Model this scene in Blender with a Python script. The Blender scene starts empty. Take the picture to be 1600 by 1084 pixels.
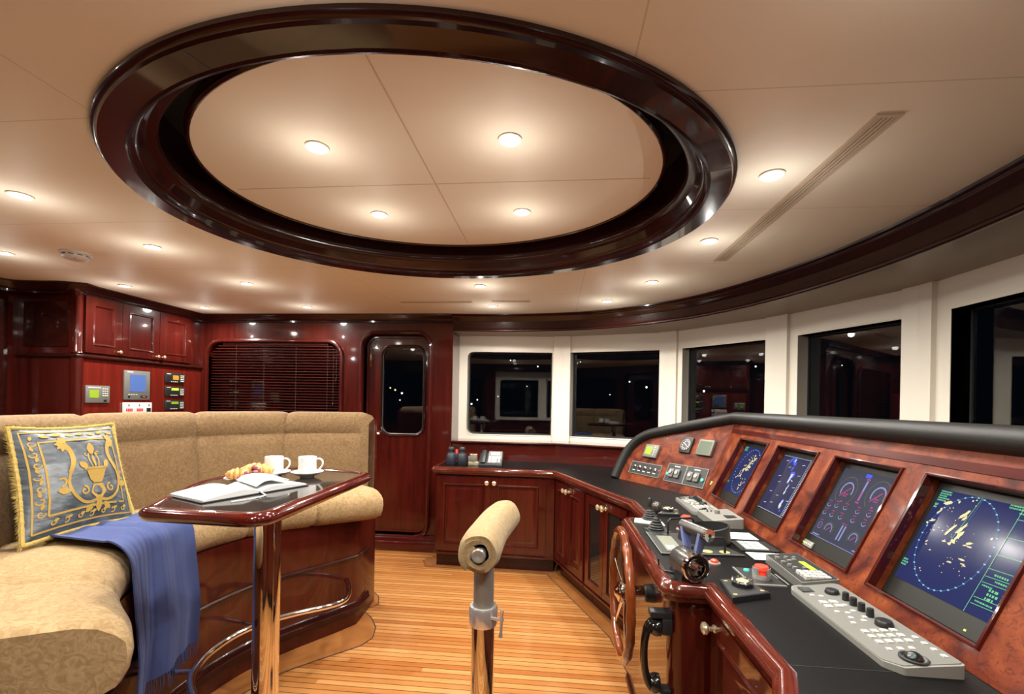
import bpy, bmesh, math, random
from mathutils import Vector, Matrix
from mathutils.geometry import tessellate_polygon
random.seed(7)
PI = math.pi
S = bpy.context.scene
COL = S.collection
EYE_Z = 1.36
CZ = 2.15            # ceiling height
CY = 1.82            # the room's centreline

# ------------------------------------------------------------------ camera
cam_d = bpy.data.cameras.new('camera'); cam = bpy.data.objects.new('camera', cam_d); COL.objects.link(cam)
S.camera = cam
yaw = math.atan(66 / 711.); roll = 0.018
f0 = Vector((-math.sin(yaw), math.cos(yaw), 0)); r0 = Vector((math.cos(yaw), math.sin(yaw), 0)); u0 = Vector((0, 0, 1))
rt = r0 * math.cos(roll) + u0 * math.sin(roll); upv = u0 * math.cos(roll) - r0 * math.sin(roll)
M = Matrix((rt, upv, -f0)).transposed().to_4x4(); M.translation = Vector((0, 0, EYE_Z))
cam.matrix_world = M
cam_d.sensor_width = 36; cam_d.lens = 711 / 1600 * 36; cam_d.shift_y = (628.8 - 542) / 1600
cam_d.clip_start = 0.02; cam_d.clip_end = 2000

# ------------------------------------------------------------------ world, exposure
w = bpy.data.worlds.new('night'); S.world = w; w.use_nodes = True
w.node_tree.nodes['Background'].inputs[0].default_value = (0.004, 0.006, 0.010, 1)
w.node_tree.nodes['Background'].inputs[1].default_value = 0.25
S.view_settings.view_transform = 'Standard'; S.view_settings.look = 'None'
S.view_settings.gamma = 1; S.view_settings.use_curve_mapping = False
S.view_settings.exposure = 0.0
S.cycles.max_bounces = 10; S.cycles.diffuse_bounces = 6; S.cycles.glossy_bounces = 5
S.cycles.transmission_bounces = 6; S.cycles.sample_clamp_indirect = 4.0
S.cycles.caustics_reflective = False; S.cycles.caustics_refractive = False
LAMP_W = 62.0        # power of one downlight's beam
CEIL_FILL_W = 1.25       # power of the added fill lamp under each downlight, for the ceiling
LAMP_C = (1.0, 0.965, 0.90)

# positions of the ceiling downlights (x, y, z of the surface they sit in)
OUTER = [(-2.13, 1.62), (-2.13, 2.22), (-2.13, 2.96), (-2.13, 3.73), (-3.09, 2.28), (-3.09, 3.0), (-3.09, 3.75),
         (-0.515, 3.06), (-0.515, 3.70), (0.723, 1.62), (0.723, 2.25), (0.61, 2.99), (0.39, 3.53),
         (-0.515, 0.58), (-2.13, 0.85), (0.61, 0.66), (-3.09, 1.4), (-0.515, -0.06), (0.39, 0.11)]
INNER = [(-0.85, 1.535), (-0.165, 1.53), (-0.85, 2.11), (-0.165, 2.115)]
PANEL_Z = CZ + 0.10

# ------------------------------------------------------------------ materials
def mat(name, col=(.5, .5, .5), rough=.5, metal=0, coat=0, spec=.5, emit=None, estr=1, trans=0, ior=1.45, coat_rough=.05, sheen=0):
    m = bpy.data.materials.new(name); m.use_nodes = True
    b = m.node_tree.nodes['Principled BSDF']
    b.inputs['Base Color'].default_value = (*col, 1); b.inputs['Roughness'].default_value = rough
    b.inputs['Metallic'].default_value = metal; b.inputs['Coat Weight'].default_value = coat
    b.inputs['Coat Roughness'].default_value = coat_rough
    b.inputs['Specular IOR Level'].default_value = spec; b.inputs['Transmission Weight'].default_value = trans
    b.inputs['IOR'].default_value = ior
    if sheen: b.inputs['Sheen Weight'].default_value = sheen
    if emit: b.inputs['Emission Color'].default_value = (*emit, 1); b.inputs['Emission Strength'].default_value = estr
    return m
def nodes(m): return m.node_tree.nodes, m.node_tree.links, m.node_tree.nodes['Principled BSDF']
def ramp(nt, stops):
    r = nt.nodes.new('ShaderNodeValToRGB')
    while len(r.color_ramp.elements) < len(stops): r.color_ramp.elements.new(.5)
    for e, (p, c) in zip(r.color_ramp.elements, stops): e.position = p; e.color = (*c, 1)
    return r
def world_pos(nt):
    g = nt.nodes.new('ShaderNodeNewGeometry'); return g.outputs['Position']
def wood(name, c0, c1, scale=(14, 14, 1.2), rough=.28, coat=1, detail=5, bump=0, coat_rough=.06, c2=None):
    m = mat(name, c0, rough, coat=coat, coat_rough=coat_rough, spec=.15); N, L, b = nodes(m)
    mp = N.new('ShaderNodeMapping'); mp.inputs['Scale'].default_value = scale
    L.new(world_pos(m.node_tree), mp.inputs[0])
    n = N.new('ShaderNodeTexNoise'); n.inputs['Scale'].default_value = 2.2; n.inputs['Detail'].default_value = detail
    n.inputs['Distortion'].default_value = .6
    L.new(mp.outputs[0], n.inputs[0])
    r = ramp(m.node_tree, [(.3, c0), (.7, c1)]); L.new(n.outputs[0], r.inputs[0]); L.new(r.outputs[0], b.inputs['Base Color'])
    return m
MAHO = wood('mahogany', (.030, .0028, .0018), (.055, .0056, .0031))
MAHO_H = wood('mahogany_horizontal_grain', (.034, .0034, .0024), (.062, .007, .0038), scale=(1.5, 1.5, 16))
MAHO_D = wood('mahogany_dark_moulding', (.016, .0032, .0024), (.030, .0054, .0036), scale=(3, 3, 10), rough=.25, coat=.6)
WHEELW = wood('varnished_teak', (.085, .016, .004), (.145, .032, .007), scale=(6, 6, 6), rough=.2, coat_rough=.03)
def burl():
    m = mat('burl_veneer', rough=.4, coat=.55, coat_rough=.06, spec=.15); N, L, b = nodes(m)
    p = world_pos(m.node_tree)
    n1 = N.new('ShaderNodeTexNoise'); n1.inputs['Scale'].default_value = 9; n1.inputs['Detail'].default_value = 7; n1.inputs['Distortion'].default_value = 1.5
    n2 = N.new('ShaderNodeTexNoise'); n2.inputs['Scale'].default_value = 48; n2.inputs['Detail'].default_value = 4; n2.inputs['Distortion'].default_value = 2.5
    L.new(p, n1.inputs[0]); L.new(p, n2.inputs[0])
    r1 = ramp(m.node_tree, [(.30, (.035, .005, .003)), (.50, (.105, .019, .006)), (.70, (.18, .042, .012))]); L.new(n1.outputs[0], r1.inputs[0])
    r2 = ramp(m.node_tree, [(.28, (.28, .22, .2)), (.46, (1, 1, 1))]); L.new(n2.outputs[0], r2.inputs[0])
    mx = N.new('ShaderNodeMix'); mx.data_type = 'RGBA'; mx.blend_type = 'MULTIPLY'; mx.inputs['Factor'].default_value = .75
    L.new(r1.outputs[0], mx.inputs['A']); L.new(r2.outputs[0], mx.inputs['B']); L.new(mx.outputs['Result'], b.inputs['Base Color'])
    return m
BURL = burl()
def floor_mat():
    m = mat('teak_strip_floor', rough=.24, coat=.5, coat_rough=.12); N, L, b = nodes(m)
    sp = N.new('ShaderNodeSeparateXYZ'); L.new(world_pos(m.node_tree), sp.inputs[0])
    def mth(op, a, c=None):
        q = N.new('ShaderNodeMath'); q.operation = op
        for i, v in enumerate((a, c)):
            if v is None: continue
            if isinstance(v, (int, float)): q.inputs[i].default_value = v
            else: L.new(v, q.inputs[i])
        return q.outputs[0]
    y = mth('DIVIDE', sp.outputs[1], .0385)
    row = mth('FLOOR', y); fr = mth('FRACT', y)
    xo = mth('ADD', mth('DIVIDE', sp.outputs[0], 2.3), mth('MULTIPLY', mth('SINE', mth('MULTIPLY', row, 12.9898)), 43.7))
    plank = mth('FLOOR', xo)
    cmb = N.new('ShaderNodeCombineXYZ'); L.new(row, cmb.inputs[0]); L.new(plank, cmb.inputs[1])
    wn = N.new('ShaderNodeTexWhiteNoise'); wn.noise_dimensions = '3D'; L.new(cmb.outputs[0], wn.inputs[0])
    base = ramp(m.node_tree, [(0, (.30, .105, .024)), (.35, (.355, .148, .040)), (.7, (.405, .185, .056)), (1, (.45, .225, .078))]); L.new(wn.outputs[0], base.inputs[0])
    mp = N.new('ShaderNodeMapping'); mp.inputs['Scale'].default_value = (1.6, 60, 1); L.new(world_pos(m.node_tree), mp.inputs[0])
    n = N.new('ShaderNodeTexNoise'); n.inputs['Scale'].default_value = 1.5; n.inputs['Detail'].default_value = 6; L.new(mp.outputs[0], n.inputs[0])
    gr = ramp(m.node_tree, [(.3, (.78, .68, .6)), (.7, (1.05, 1.05, 1.05))]); L.new(n.outputs[0], gr.inputs[0])
    mx = N.new('ShaderNodeMix'); mx.data_type = 'RGBA'; mx.blend_type = 'MULTIPLY'; mx.inputs['Factor'].default_value = .8
    L.new(base.outputs[0], mx.inputs['A']); L.new(gr.outputs[0], mx.inputs['B'])
    seam = mth('LESS_THAN', fr, .11)
    mx2 = N.new('ShaderNodeMix'); mx2.data_type = 'RGBA'; L.new(seam, mx2.inputs['Factor'])
    L.new(mx.outputs['Result'], mx2.inputs['A']); mx2.inputs['B'].default_value = (.085, .026, .010, 1)
    L.new(mx2.outputs['Result'], b.inputs['Base Color'])
    return m
FLOOR = floor_mat()
def inlay_mat():
    return wood('teak_border_board', (.20, .068, .018), (.27, .105, .030), scale=(3, 3, 3), rough=.25, coat=.5, coat_rough=.12)
INLAY = inlay_mat()
def ceiling_mat():
    m = mat('ceiling_panels', (.80, .70, .57), .55, spec=.08); N, L, b = nodes(m)
    sp = N.new('ShaderNodeSeparateXYZ'); L.new(world_pos(m.node_tree), sp.inputs[0])
    def lines(out, vals, wd):
        acc = None
        for v in vals:
            a = N.new('ShaderNodeMath'); a.operation = 'SUBTRACT'; L.new(out, a.inputs[0]); a.inputs[1].default_value = v
            c = N.new('ShaderNodeMath'); c.operation = 'ABSOLUTE'; L.new(a.outputs[0], c.inputs[0])
            d = N.new('ShaderNodeMath'); d.operation = 'LESS_THAN'; L.new(c.outputs[0], d.inputs[0]); d.inputs[1].default_value = wd
            if acc is None: acc = d.outputs[0]
            else:
                e = N.new('ShaderNodeMath'); e.operation = 'MAXIMUM'; L.new(acc, e.inputs[0]); L.new(d.outputs[0], e.inputs[1]); acc = e.outputs[0]
        return acc
    lx = lines(sp.outputs[0], (-2.94, -1.30, -.49 + 0.0, .17) if False else (-2.94, -1.30, .17), .0022)
    ly = lines(sp.outputs[1], (.45, 1.18, 1.90, 2.61, 3.31), .0022)
    e = N.new('ShaderNodeMath'); e.operation = 'MAXIMUM'; L.new(lx, e.inputs[0]); L.new(ly, e.inputs[1])
    mx = N.new('ShaderNodeMix'); mx.data_type = 'RGBA'; L.new(e.outputs[0], mx.inputs['Factor'])
    mx.inputs['A'].default_value = (.82, .755, .63, 1); mx.inputs['B'].default_value = (.66, .585, .47, 1)
    L.new(mx.outputs['Result'], b.inputs['Base Color'])
    return m, lines
CEIL, _ = ceiling_mat()
PANEL = mat('dome_panel', (.79, .70, .565), .55, spec=.08)
SEAM = mat('panel_joint', (.56, .45, .33), .6)
CREAM = mat('cream_window_surround', (.72, .66, .56), .42, spec=.35)
GLASS = mat('window_glass', (.86, .9, .9), 0, trans=1, ior=1.5)
BLACKTOP = mat('black_leather_worktop', (.0045, .0042, .004), .38, spec=.12)
def leather_bump(m, sc, st):
    N, L, b = nodes(m); n = N.new('ShaderNodeTexNoise'); n.inputs['Scale'].default_value = sc; n.inputs['Detail'].default_value = 3
    L.new(world_pos(m.node_tree), n.inputs[0]); bp = N.new('ShaderNodeBump'); bp.inputs['Strength'].default_value = st; bp.inputs['Distance'].default_value = .002
    L.new(n.outputs[0], bp.inputs['Height']); L.new(bp.outputs[0], b.inputs['Normal'])
leather_bump(BLACKTOP, 300, .25)
BROW = mat('black_padded_leather', (.014, .013, .0115), .45, spec=.25); leather_bump(BROW, 250, .2)
BLACK = mat('black_plastic', (.012, .012, .012), .35); BLACKG = mat('gloss_black', (.006, .006, .006), .08, coat=.6)
DARKG = mat('dark_grey_plastic', (.014, .014, .013), .45)
GREY = mat('grey_plastic', (.12, .118, .105), .42); LGREY = mat('light_grey_plastic', (.17, .165, .145), .42)
PALE = mat('pale_key', (.45, .44, .38), .5); WHITE = mat('white_plastic', (.60, .59, .56), .45)
CHROME = mat('chrome', (.80, .79, .78), .045, metal=1); STEEL = mat('brushed_steel', (.30, .285, .25), .36, metal=.6)
NICKEL = mat('satin_nickel', (.72, .70, .66), .2, metal=.8)
HANDLE = mat('brushed_nickel', (.80, .78, .74), .42, metal=.45)
DSTEEL = mat('dark_steel', (.075, .07, .063), .25, metal=.6)
VENEER = wood('red_veneer', (.075, .0060, .0036), (.12, .0115, .0060))
BRASS = mat('polished_brass', (.88, .76, .50), .18, metal=.8)
CHINA = mat('white_china', (.66, .65, .62), .12, coat=.5)
RED = mat('red_button', (.62, .03, .02), .3, coat=.4); REDL = mat('lit_red_button', (.7, .05, .03), .3, emit=(1, .06, .02), estr=.35)
TEAL = mat('teal_button', (.05, .38, .32), .3); BLUE_ARM = mat('blue_grey_lever', (.13, .16, .33), .3)
PAPER = mat('paper', (.48, .48, .47), .8); PRINT = mat('grey_print', (.35, .36, .38), .8)
GREEN_LCD = mat('green_lcd', (.18, .26, .02), .25, emit=(.22, .30, .02), estr=.35)
LIME = mat('lime_display', (.3, .6, .03), .3, emit=(.45, .9, .06), estr=.8)
AMBER = mat('amber_display', (.3, .15, .02), .3, emit=(.6, .28, .03), estr=.4)
BLUE_LCD = mat('blue_lcd', (.05, .09, .25), .25, emit=(.08, .13, .30), estr=.38)
LCD_OFF = mat('grey_green_lcd', (.08, .10, .07), .15, coat=.6)
LCD_DARK = mat('dark_lcd', (.04, .045, .045), .2)
def screen(name, col, st): return mat(name, (.004, .004, .007), .14, spec=.12, emit=col, estr=st)
SC_NAVY = screen('radar_navy', (.018, .026, .115), 1); SC_DIM = screen('gauge_screen_grey', (.060, .062, .085), 1); SC_SLATE = screen('plotter_slate', (.034, .034, .085), 1)
SC_BEZEL = mat('monitor_bezel', (.010, .010, .008), .35)
G_CREAM = screen('echo_cream', (1.0, .85, .42), 1); G_GREEN = screen('trace_green', (.25, .85, .35), .8); G_CYAN = screen('tick_cyan', (.35, .75, 1.0), .9)
G_BLUE = screen('trace_blue', (.08, .14, .9), 1); G_WHITE = screen('trace_white', (.8, .88, 1.0), .9); G_PINK = screen('trace_magenta', (.75, .10, .35), .7)
G_LILAC = screen('trace_lilac', (.38, .40, .75), .8); G_LINE = screen('line_blue', (.12, .28, .5), .8); G_OLIVE = screen('trace_olive', (.30, .30, .10), .6)
LED = mat('green_led', (.2, .6, .05), .3, emit=(.6, 1, .1), estr=2)
BULB = mat('lamp_glow', (1, 1, 1), .5, emit=(1, .93, .80), estr=36)
RING_W = mat('lamp_trim_white', (.85, .8, .7), .4)
def suede(name, c0, c1, pattern=0):
    m = mat(name, c0, .85, spec=.12, sheen=.06); N, L, b = nodes(m)
    p = world_pos(m.node_tree)
    n = N.new('ShaderNodeTexNoise'); n.inputs['Scale'].default_value = 38; n.inputs['Detail'].default_value = 4; n.inputs['Distortion'].default_value = 2.2; L.new(p, n.inputs[0])
    r = ramp(m.node_tree, [(.38, c0), (.62, c1)]); L.new(n.outputs[0], r.inputs[0]); L.new(r.outputs[0], b.inputs['Base Color'])
    n2 = N.new('ShaderNodeTexNoise'); n2.inputs['Scale'].default_value = 9; n2.inputs['Detail'].default_value = 3; L.new(p, n2.inputs[0])
    ad = N.new('ShaderNodeMath'); ad.operation = 'MULTIPLY_ADD'; L.new(n2.outputs[0], ad.inputs[0]); ad.inputs[1].default_value = 2.5; L.new(n.outputs[0], ad.inputs[2])
    bp = N.new('ShaderNodeBump'); bp.inputs['Strength'].default_value = .35; bp.inputs['Distance'].default_value = .004
    L.new(ad.outputs[0], bp.inputs['Height']); L.new(bp.outputs[0], b.inputs['Normal'])
    return m
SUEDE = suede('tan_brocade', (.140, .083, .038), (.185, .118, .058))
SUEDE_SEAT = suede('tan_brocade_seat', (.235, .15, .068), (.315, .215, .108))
TOWEL = suede('tan_cover_cloth', (.20, .135, .062), (.25, .175, .088))
def fabric(name, c, bs=400, st=.5, rough=.9):
    m = mat(name, c, rough, spec=.12, sheen=.08); leather_bump(m, bs, st); return m
BLUEWOOL = fabric('blue_wool', (.047, .064, .165))
def satin():
    m = mat('grey_blue_satin', (.06, .07, .08), .38, spec=.6, sheen=.2); N, L, b = nodes(m)
    mp = N.new('ShaderNodeMapping'); mp.inputs['Scale'].default_value = (4, 9, 22); L.new(world_pos(m.node_tree), mp.inputs[0])
    n = N.new('ShaderNodeTexNoise'); n.inputs['Scale'].default_value = 2.2; n.inputs['Detail'].default_value = 5; L.new(mp.outputs[0], n.inputs[0])
    r = ramp(m.node_tree, [(.35, (.014, .020, .024)), (.55, (.036, .046, .057)), (.75, (.10, .115, .13))]); L.new(n.outputs[0], r.inputs[0]); L.new(r.outputs[0], b.inputs['Base Color'])
    bp = N.new('ShaderNodeBump'); bp.inputs['Strength'].default_value = .5; bp.inputs['Distance'].default_value = .006; L.new(n.outputs[0], bp.inputs['Height']); L.new(bp.outputs[0], b.inputs['Normal'])
    return m
SATIN = satin(); GOLD = fabric('gold_thread', (.30, .19, .042), 260, .6, .6); GOLDF = fabric('gold_fringe', (.38, .27, .075), 500, 1, .7)
CROISS = wood('baked_pastry', (.30, .115, .028), (.62, .36, .12), scale=(30, 30, 30), rough=.5, coat=.1); GRAPE = mat('red_grape', (.20, .05, .055), .25, coat=.4)
BLINDM = mat('mahogany_slat', (.085, .013, .007), .4, spec=.3)
CORD = mat('brown_cord', (.05, .022, .014), .8)
VENTM = mat('vent_cream', (.55, .45, .33), .5); VENTD = mat('vent_slot', (.05, .035, .022), .8)
SOFFIT = mat('soffit_shade_tone', (.30, .25, .19), .3, spec=.3)  # darkened colour stands in for the shade the fascia casts on the soffit
RUBBER = mat('black_rubber', (.018, .018, .018), .5)

# ------------------------------------------------------------------ mesh builder
ORG = {}
def ident(u, v, h): return (u, v, h)
def frame(o, U, V, N=None):
    o = Vector(o); U = Vector(U).normalized(); V = Vector(V).normalized(); N = Vector(N).normalized() if N is not None else U.cross(V)
    return lambda u, v, h=0: tuple(o + U * u + V * v + N * h)
class MB:
    def __init__(s, T=ident): s.bm = bmesh.new(); s.T = T; s.mi = 0
    def _f(s, vs):
        try: f = s.bm.faces.new(vs); f.material_index = s.mi; return f
        except ValueError: return None
    def v(s, p): return s.bm.verts.new(p)
    def box(s, a, b, T=None, bev=0, seg=2):
        T = T or s.T
        x0, y0, z0 = a; x1, y1, z1 = b
        vs = [s.v(T(x, y, z)) for x in (x0, x1) for y in (y0, y1) for z in (z0, z1)]
        fs = [s._f([vs[i] for i in q]) for q in ((0, 1, 3, 2), (4, 6, 7, 5), (0, 4, 5, 1), (2, 3, 7, 6), (0, 2, 6, 4), (1, 5, 7, 3))]
        if bev:
            es = list({e for f in fs for e in f.edges})
            r = bmesh.ops.bevel(s.bm, geom=es, offset=bev, segments=seg, affect='EDGES', profile=.5)
            for f in r['faces']: f.material_index = s.mi
        return s
    def lathe(s, prof, T=None, seg=24, a0=0, a1=2 * PI, cap=False):
        T = T or s.T; full = abs(a1 - a0 - 2 * PI) < 1e-6; n = seg if full else seg + 1
        rings = []
        for r, z in prof:
            if r < 1e-6: rings.append([s.v(T(0, 0, z))]); continue
            rings.append([s.v(T(r * math.cos(a0 + (a1 - a0) * i / seg), r * math.sin(a0 + (a1 - a0) * i / seg), z)) for i in range(n)])
        for A, B in zip(rings, rings[1:]):
            m = seg if full or True else seg
            for i in range(seg):
                j = (i + 1) % n
                if not full and i + 1 >= n: continue
                if len(A) == 1 and len(B) == 1: continue
                if len(A) == 1: s._f([A[0], B[j], B[i]])
                elif len(B) == 1: s._f([A[i], A[j], B[0]])
                else: s._f([A[i], A[j], B[j], B[i]])
        return s
    def cyl(s, r, z0, z1, T=None, seg=24, bev=0):
        if bev: return s.lathe([(0, z0), (r - bev, z0), (r, z0 + bev), (r, z1 - bev), (r - bev, z1), (0, z1)], T, seg)
        return s.lathe([(0, z0), (r, z0), (r, z1), (0, z1)], T, seg)
    def ball(s, c, r, T=None, seg=16, n=8, sq=(1, 1, 1)):
        T0 = T or s.T
        T2 = lambda u, v, h: T0(c[0] + u * sq[0], c[1] + v * sq[1], c[2] + h * sq[2])
        return s.lathe([(r * math.sin(PI * i / n), -r * math.cos(PI * i / n)) for i in range(n + 1)], T2, seg)
    def tube(s, pts, r, seg=10, closed=False, T=None, cap=True, flat=None):
        T = T or s.T; P = [Vector(T(*p)) for p in pts]; n = len(P)
        R = r if isinstance(r, (list, tuple)) else [r] * n
        tang = []
        for i in range(n):
            a = P[(i - 1) % n] if (closed or i > 0) else P[i]; b = P[(i + 1) % n] if (closed or i < n - 1) else P[i]
            tang.append((b - a).normalized())
        up = Vector((0, 0, 1)) if abs(tang[0].z) < .9 else Vector((1, 0, 0))
        nrm = (up - tang[0] * up.dot(tang[0])).normalized()
        rings = []
        for i in range(n):
            if i: nrm = (nrm - tang[i] * nrm.dot(tang[i])).normalized()
            bi = tang[i].cross(nrm)
            rr = R[i]; fa = flat or (1, 1)
            rings.append([s.v(P[i] + nrm * (rr * fa[0] * math.cos(2 * PI * k / seg)) + bi * (rr * fa[1] * math.sin(2 * PI * k / seg))) for k in range(seg)])
        for i in range(n if closed else n - 1):
            A = rings[i]; B = rings[(i + 1) % n]
            off = 0
            if closed and i == n - 1:
                off = min(range(seg), key=lambda o: sum((A[k].co - B[(k + o) % seg].co).length for k in range(seg)))
            for k in range(seg): s._f([A[k], A[(k + 1) % seg], B[(k + 1 + off) % seg], B[(k + off) % seg]])
        if cap and not closed: s._f(rings[0][::-1]); s._f(rings[-1])
        return s
    def sweep(s, loop, prof, T=None, closed=True, cap=True, pclosed=True, hs=None, mitre=3.0):
        """carry a profile [(offset to the right of travel, height)] along a 2D path"""
        T = T or s.T; n = len(loop); rings = []
        for i in range(n):
            p = Vector(loop[i]).to_2d()
            a = Vector(loop[i - 1]).to_2d() if (closed or i > 0) else None; b = Vector(loop[(i + 1) % n]).to_2d() if (closed or i < n - 1) else None
            d1 = (p - a).normalized() if a is not None else (b - p).normalized(); d2 = (b - p).normalized() if b is not None else d1
            n1 = Vector((d1.y, -d1.x)); n2 = Vector((d2.y, -d2.x)); m = n1 + n2
            m = m / max(m.dot(n1), 1 / mitre) if m.length > 1e-6 else n1
            rings.append([s.v(T(p.x + m.x * o, p.y + m.y * o, h + (hs[i] if hs else 0))) for o, h in prof])
        k = len(prof)
        for i in range(n if closed else n - 1):
            A = rings[i]; B = rings[(i + 1) % n]
            for j in range(k if pclosed else k - 1): s._f([A[j], B[j], B[(j + 1) % k], A[(j + 1) % k]])
        if cap and not closed and pclosed: s._f(rings[0]); s._f(rings[-1][::-1])
        return s
    def plate(s, outer, holes, h0, h1, T=None):
        """a flat slab with holes between heights h0 and h1"""
        T = T or s.T; loops = [outer] + list(holes)
        tr = tessellate_polygon([[Vector((p[0], p[1], 0)) for p in l] for l in loops])
        flat = [p for l in loops for p in l]
        A = [s.v(T(p[0], p[1], h1)) for p in flat]; B = [s.v(T(p[0], p[1], h0)) for p in flat]
        for t in tr: s._f([A[i] for i in t]); s._f([B[i] for i in reversed(t)])
        o = 0
        for l in loops:
            n = len(l)
            for i in range(n): j = (i + 1) % n; s._f([A[o + i], A[o + j], B[o + j], B[o + i]])
            o += n
        return s
    def poly(s, pts, h=0, T=None):
        T = T or s.T; s._f([s.v(T(p[0], p[1], h)) for p in pts]); return s
    def ribbon(s, pts, wd, h=0, T=None, closed=False):
        T = T or s.T; n = len(pts); L_ = []; R_ = []
        for i in range(n):
            a = Vector(pts[i - 1] if (closed or i > 0) else pts[i]); b = Vector(pts[(i + 1) % n] if (closed or i < n - 1) else pts[i])
            d = (b - a).normalized(); w_ = wd[i] if isinstance(wd, (list, tuple)) else wd
            L_.append(s.v(T(pts[i][0] - d.y * w_ / 2, pts[i][1] + d.x * w_ / 2, h))); R_.append(s.v(T(pts[i][0] + d.y * w_ / 2, pts[i][1] - d.x * w_ / 2, h)))
        for i in range(n if closed else n - 1):
            j = (i + 1) % n; s._f([L_[i], R_[i], R_[j], L_[j]])
        return s
    def build(s, name, mats, parent=None, smooth=38, label=None, origin=None, kind=None):
        if not isinstance(mats, (list, tuple)): mats = [mats]
        bmesh.ops.remove_doubles(s.bm, verts=s.bm.verts, dist=1e-6)
        bmesh.ops.recalc_face_normals(s.bm, faces=s.bm.faces)
        if parent is not None: org = ORG[parent.name]
        elif origin is not None: org = Vector(origin)
        else:
            cs = [v.co for v in s.bm.verts]
            org = Vector(((min(c.x for c in cs) + max(c.x for c in cs)) / 2, (min(c.y for c in cs) + max(c.y for c in cs)) / 2, min(c.z for c in cs)))
        for v in s.bm.verts: v.co -= org
        me = bpy.data.meshes.new(name); s.bm.to_mesh(me); s.bm.free()
        for m in mats: me.materials.append(m)
        if smooth:
            me.shade_smooth(); me.set_sharp_from_angle(angle=math.radians(smooth))
        o = bpy.data.objects.new(name, me); COL.objects.link(o)
        if parent is not None: o.parent = parent
        else: o.location = org
        ORG[o.name] = org
        if label: o['label'] = label
        if kind: o['kind'] = kind
        return o
def thing(name, label, cat, loc, group=None):
    o = bpy.data.objects.new(name, None); COL.objects.link(o); o.location = loc; o.empty_display_size = .05
    ORG[o.name] = Vector(loc); o['label'] = label; o['category'] = cat
    if group: o['group'] = group
    return o
def tag(o, label, cat, group=None):
    o['label'] = label; o['category'] = cat
    if group: o['group'] = group
    return o
def struct(o): o['kind'] = 'structure'; return o
def sroot(name, loc=(0, 0, 0)):
    o = bpy.data.objects.new(name, None); COL.objects.link(o); o.location = loc; ORG[o.name] = Vector(loc); o['kind'] = 'structure'; return o
def rrect(x0, y0, x1, y1, r, n=6, corners=(1, 1, 1, 1)):
    """counter-clockwise rounded rectangle; corners: BL, BR, TR, TL"""
    pts = []
    for (cx, cy, a, on) in ((x0, y0, PI, corners[0]), (x1, y0, 1.5 * PI, corners[1]), (x1, y1, 0, corners[2]), (x0, y1, .5 * PI, corners[3])):
        sx = 1 if cx == x0 else -1; sy = 1 if cy == y0 else -1
        if not on or r <= 0: pts.append((cx, cy)); continue
        for i in range(n + 1):
            t = a + .5 * PI * i / n; pts.append((cx + sx * r + r * math.cos(t), cy + sy * r + r * math.sin(t)))
    return pts
def catmull(P, n=6, closed=False):
    out = []; m = len(P); P = [Vector(p) for p in P]
    g = lambda i: P[i % m] if closed else P[max(0, min(m - 1, i))]
    for i in range(m if closed else m - 1):
        a, b, c, d = g(i - 1), g(i), g(i + 1), g(i + 2)
        for k in range(n):
            t = k / n
            out.append(.5 * ((2 * b) + (c - a) * t + (2 * a - 5 * b + 4 * c - d) * t * t + (3 * b - a - 3 * c + d) * t ** 3))
    if not closed: out.append(P[-1])
    return [tuple(p) for p in out]
def mirror(P): return [(x, 2 * CY - y) for x, y in reversed(P)]
def round_poly(P, R, n=5):
    """fillet the corners of a 2D path (R: radius, or one per corner); closed"""
    out = []; m = len(P)
    for i in range(m):
        p = Vector(P[i]); a = Vector(P[i - 1]); b = Vector(P[(i + 1) % m]); r = R[i] if isinstance(R, (list, tuple)) else R
        if r <= 0: out.append(tuple(p)); continue
        d1 = (a - p).normalized(); d2 = (b - p).normalized(); ang = d1.angle(d2)
        L_ = min(r / math.tan(ang / 2), (a - p).length * .49, (b - p).length * .49)
        s0 = p + d1 * L_; s1 = p + d2 * L_
        for k in range(n + 1):
            t = k / n; out.append(tuple(s0 * (1 - t) ** 2 + p * 2 * t * (1 - t) + s1 * t * t))
    return out

# ------------------------------------------------------------------ the room
XA, YB, YF = -3.85, 4.07, 2 * CY - 4.07       # aft wall, starboard wall, port wall
struct(MB().box((-4.3, -.75, -.06), (2.3, 4.75, 0)).build('floor', FLOOR, origin=(0, 0, 0)))
ROX, ROY, RA, RB = -.50, CY + .006, 1.13, .957
def ell(off, n=96): return [(ROX + (RA + off) * math.cos(2 * PI * i / n), ROY + (RB + off) * math.sin(2 * PI * i / n)) for i in range(n)]
struct(MB().plate([(-4.3, -.75), (2.3, -.75), (2.3, 4.75), (-4.3, 4.75)], [ell(-.03)], CZ, CZ + .04).build('ceiling', CEIL, smooth=0, origin=(0, 0, CZ)))
# oval dome: mahogany ring, dark recess, floating panel with a wood edge
rg = sroot('trim_1', (ROX, ROY, CZ - .03))
prof = [(0, CZ + .001), (.002, CZ - .012), (-.004, CZ - .020), (-.010, CZ - .022), (-.014, CZ - .030), (-.078, CZ - .030), (-.083, CZ - .035), (-.090, CZ - .033), (-.094, CZ - .024),
        (-.096, CZ - .008), (-.102, CZ), (-.108, CZ + .002), (-.118, CZ + .018), (-.126, CZ + .030), (-.134, CZ + .032), (-.150, CZ + .034), (-.155, CZ + .040), (-.157, CZ + .052), (-.150, CZ + .056), (-.150, CZ + .07), (-.02, CZ + .07), (-.02, CZ + .001)]
MB().sweep(ell(0, 128), prof).build('ring_moulding', MAHO_D, rg)
MB().sweep(ell(0, 96), [(-.10, CZ + .07), (-.10, CZ + .26), (-.11, CZ + .26), (-.11, CZ + .07)]).build('recess_wall', MAHO_D, rg)
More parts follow.
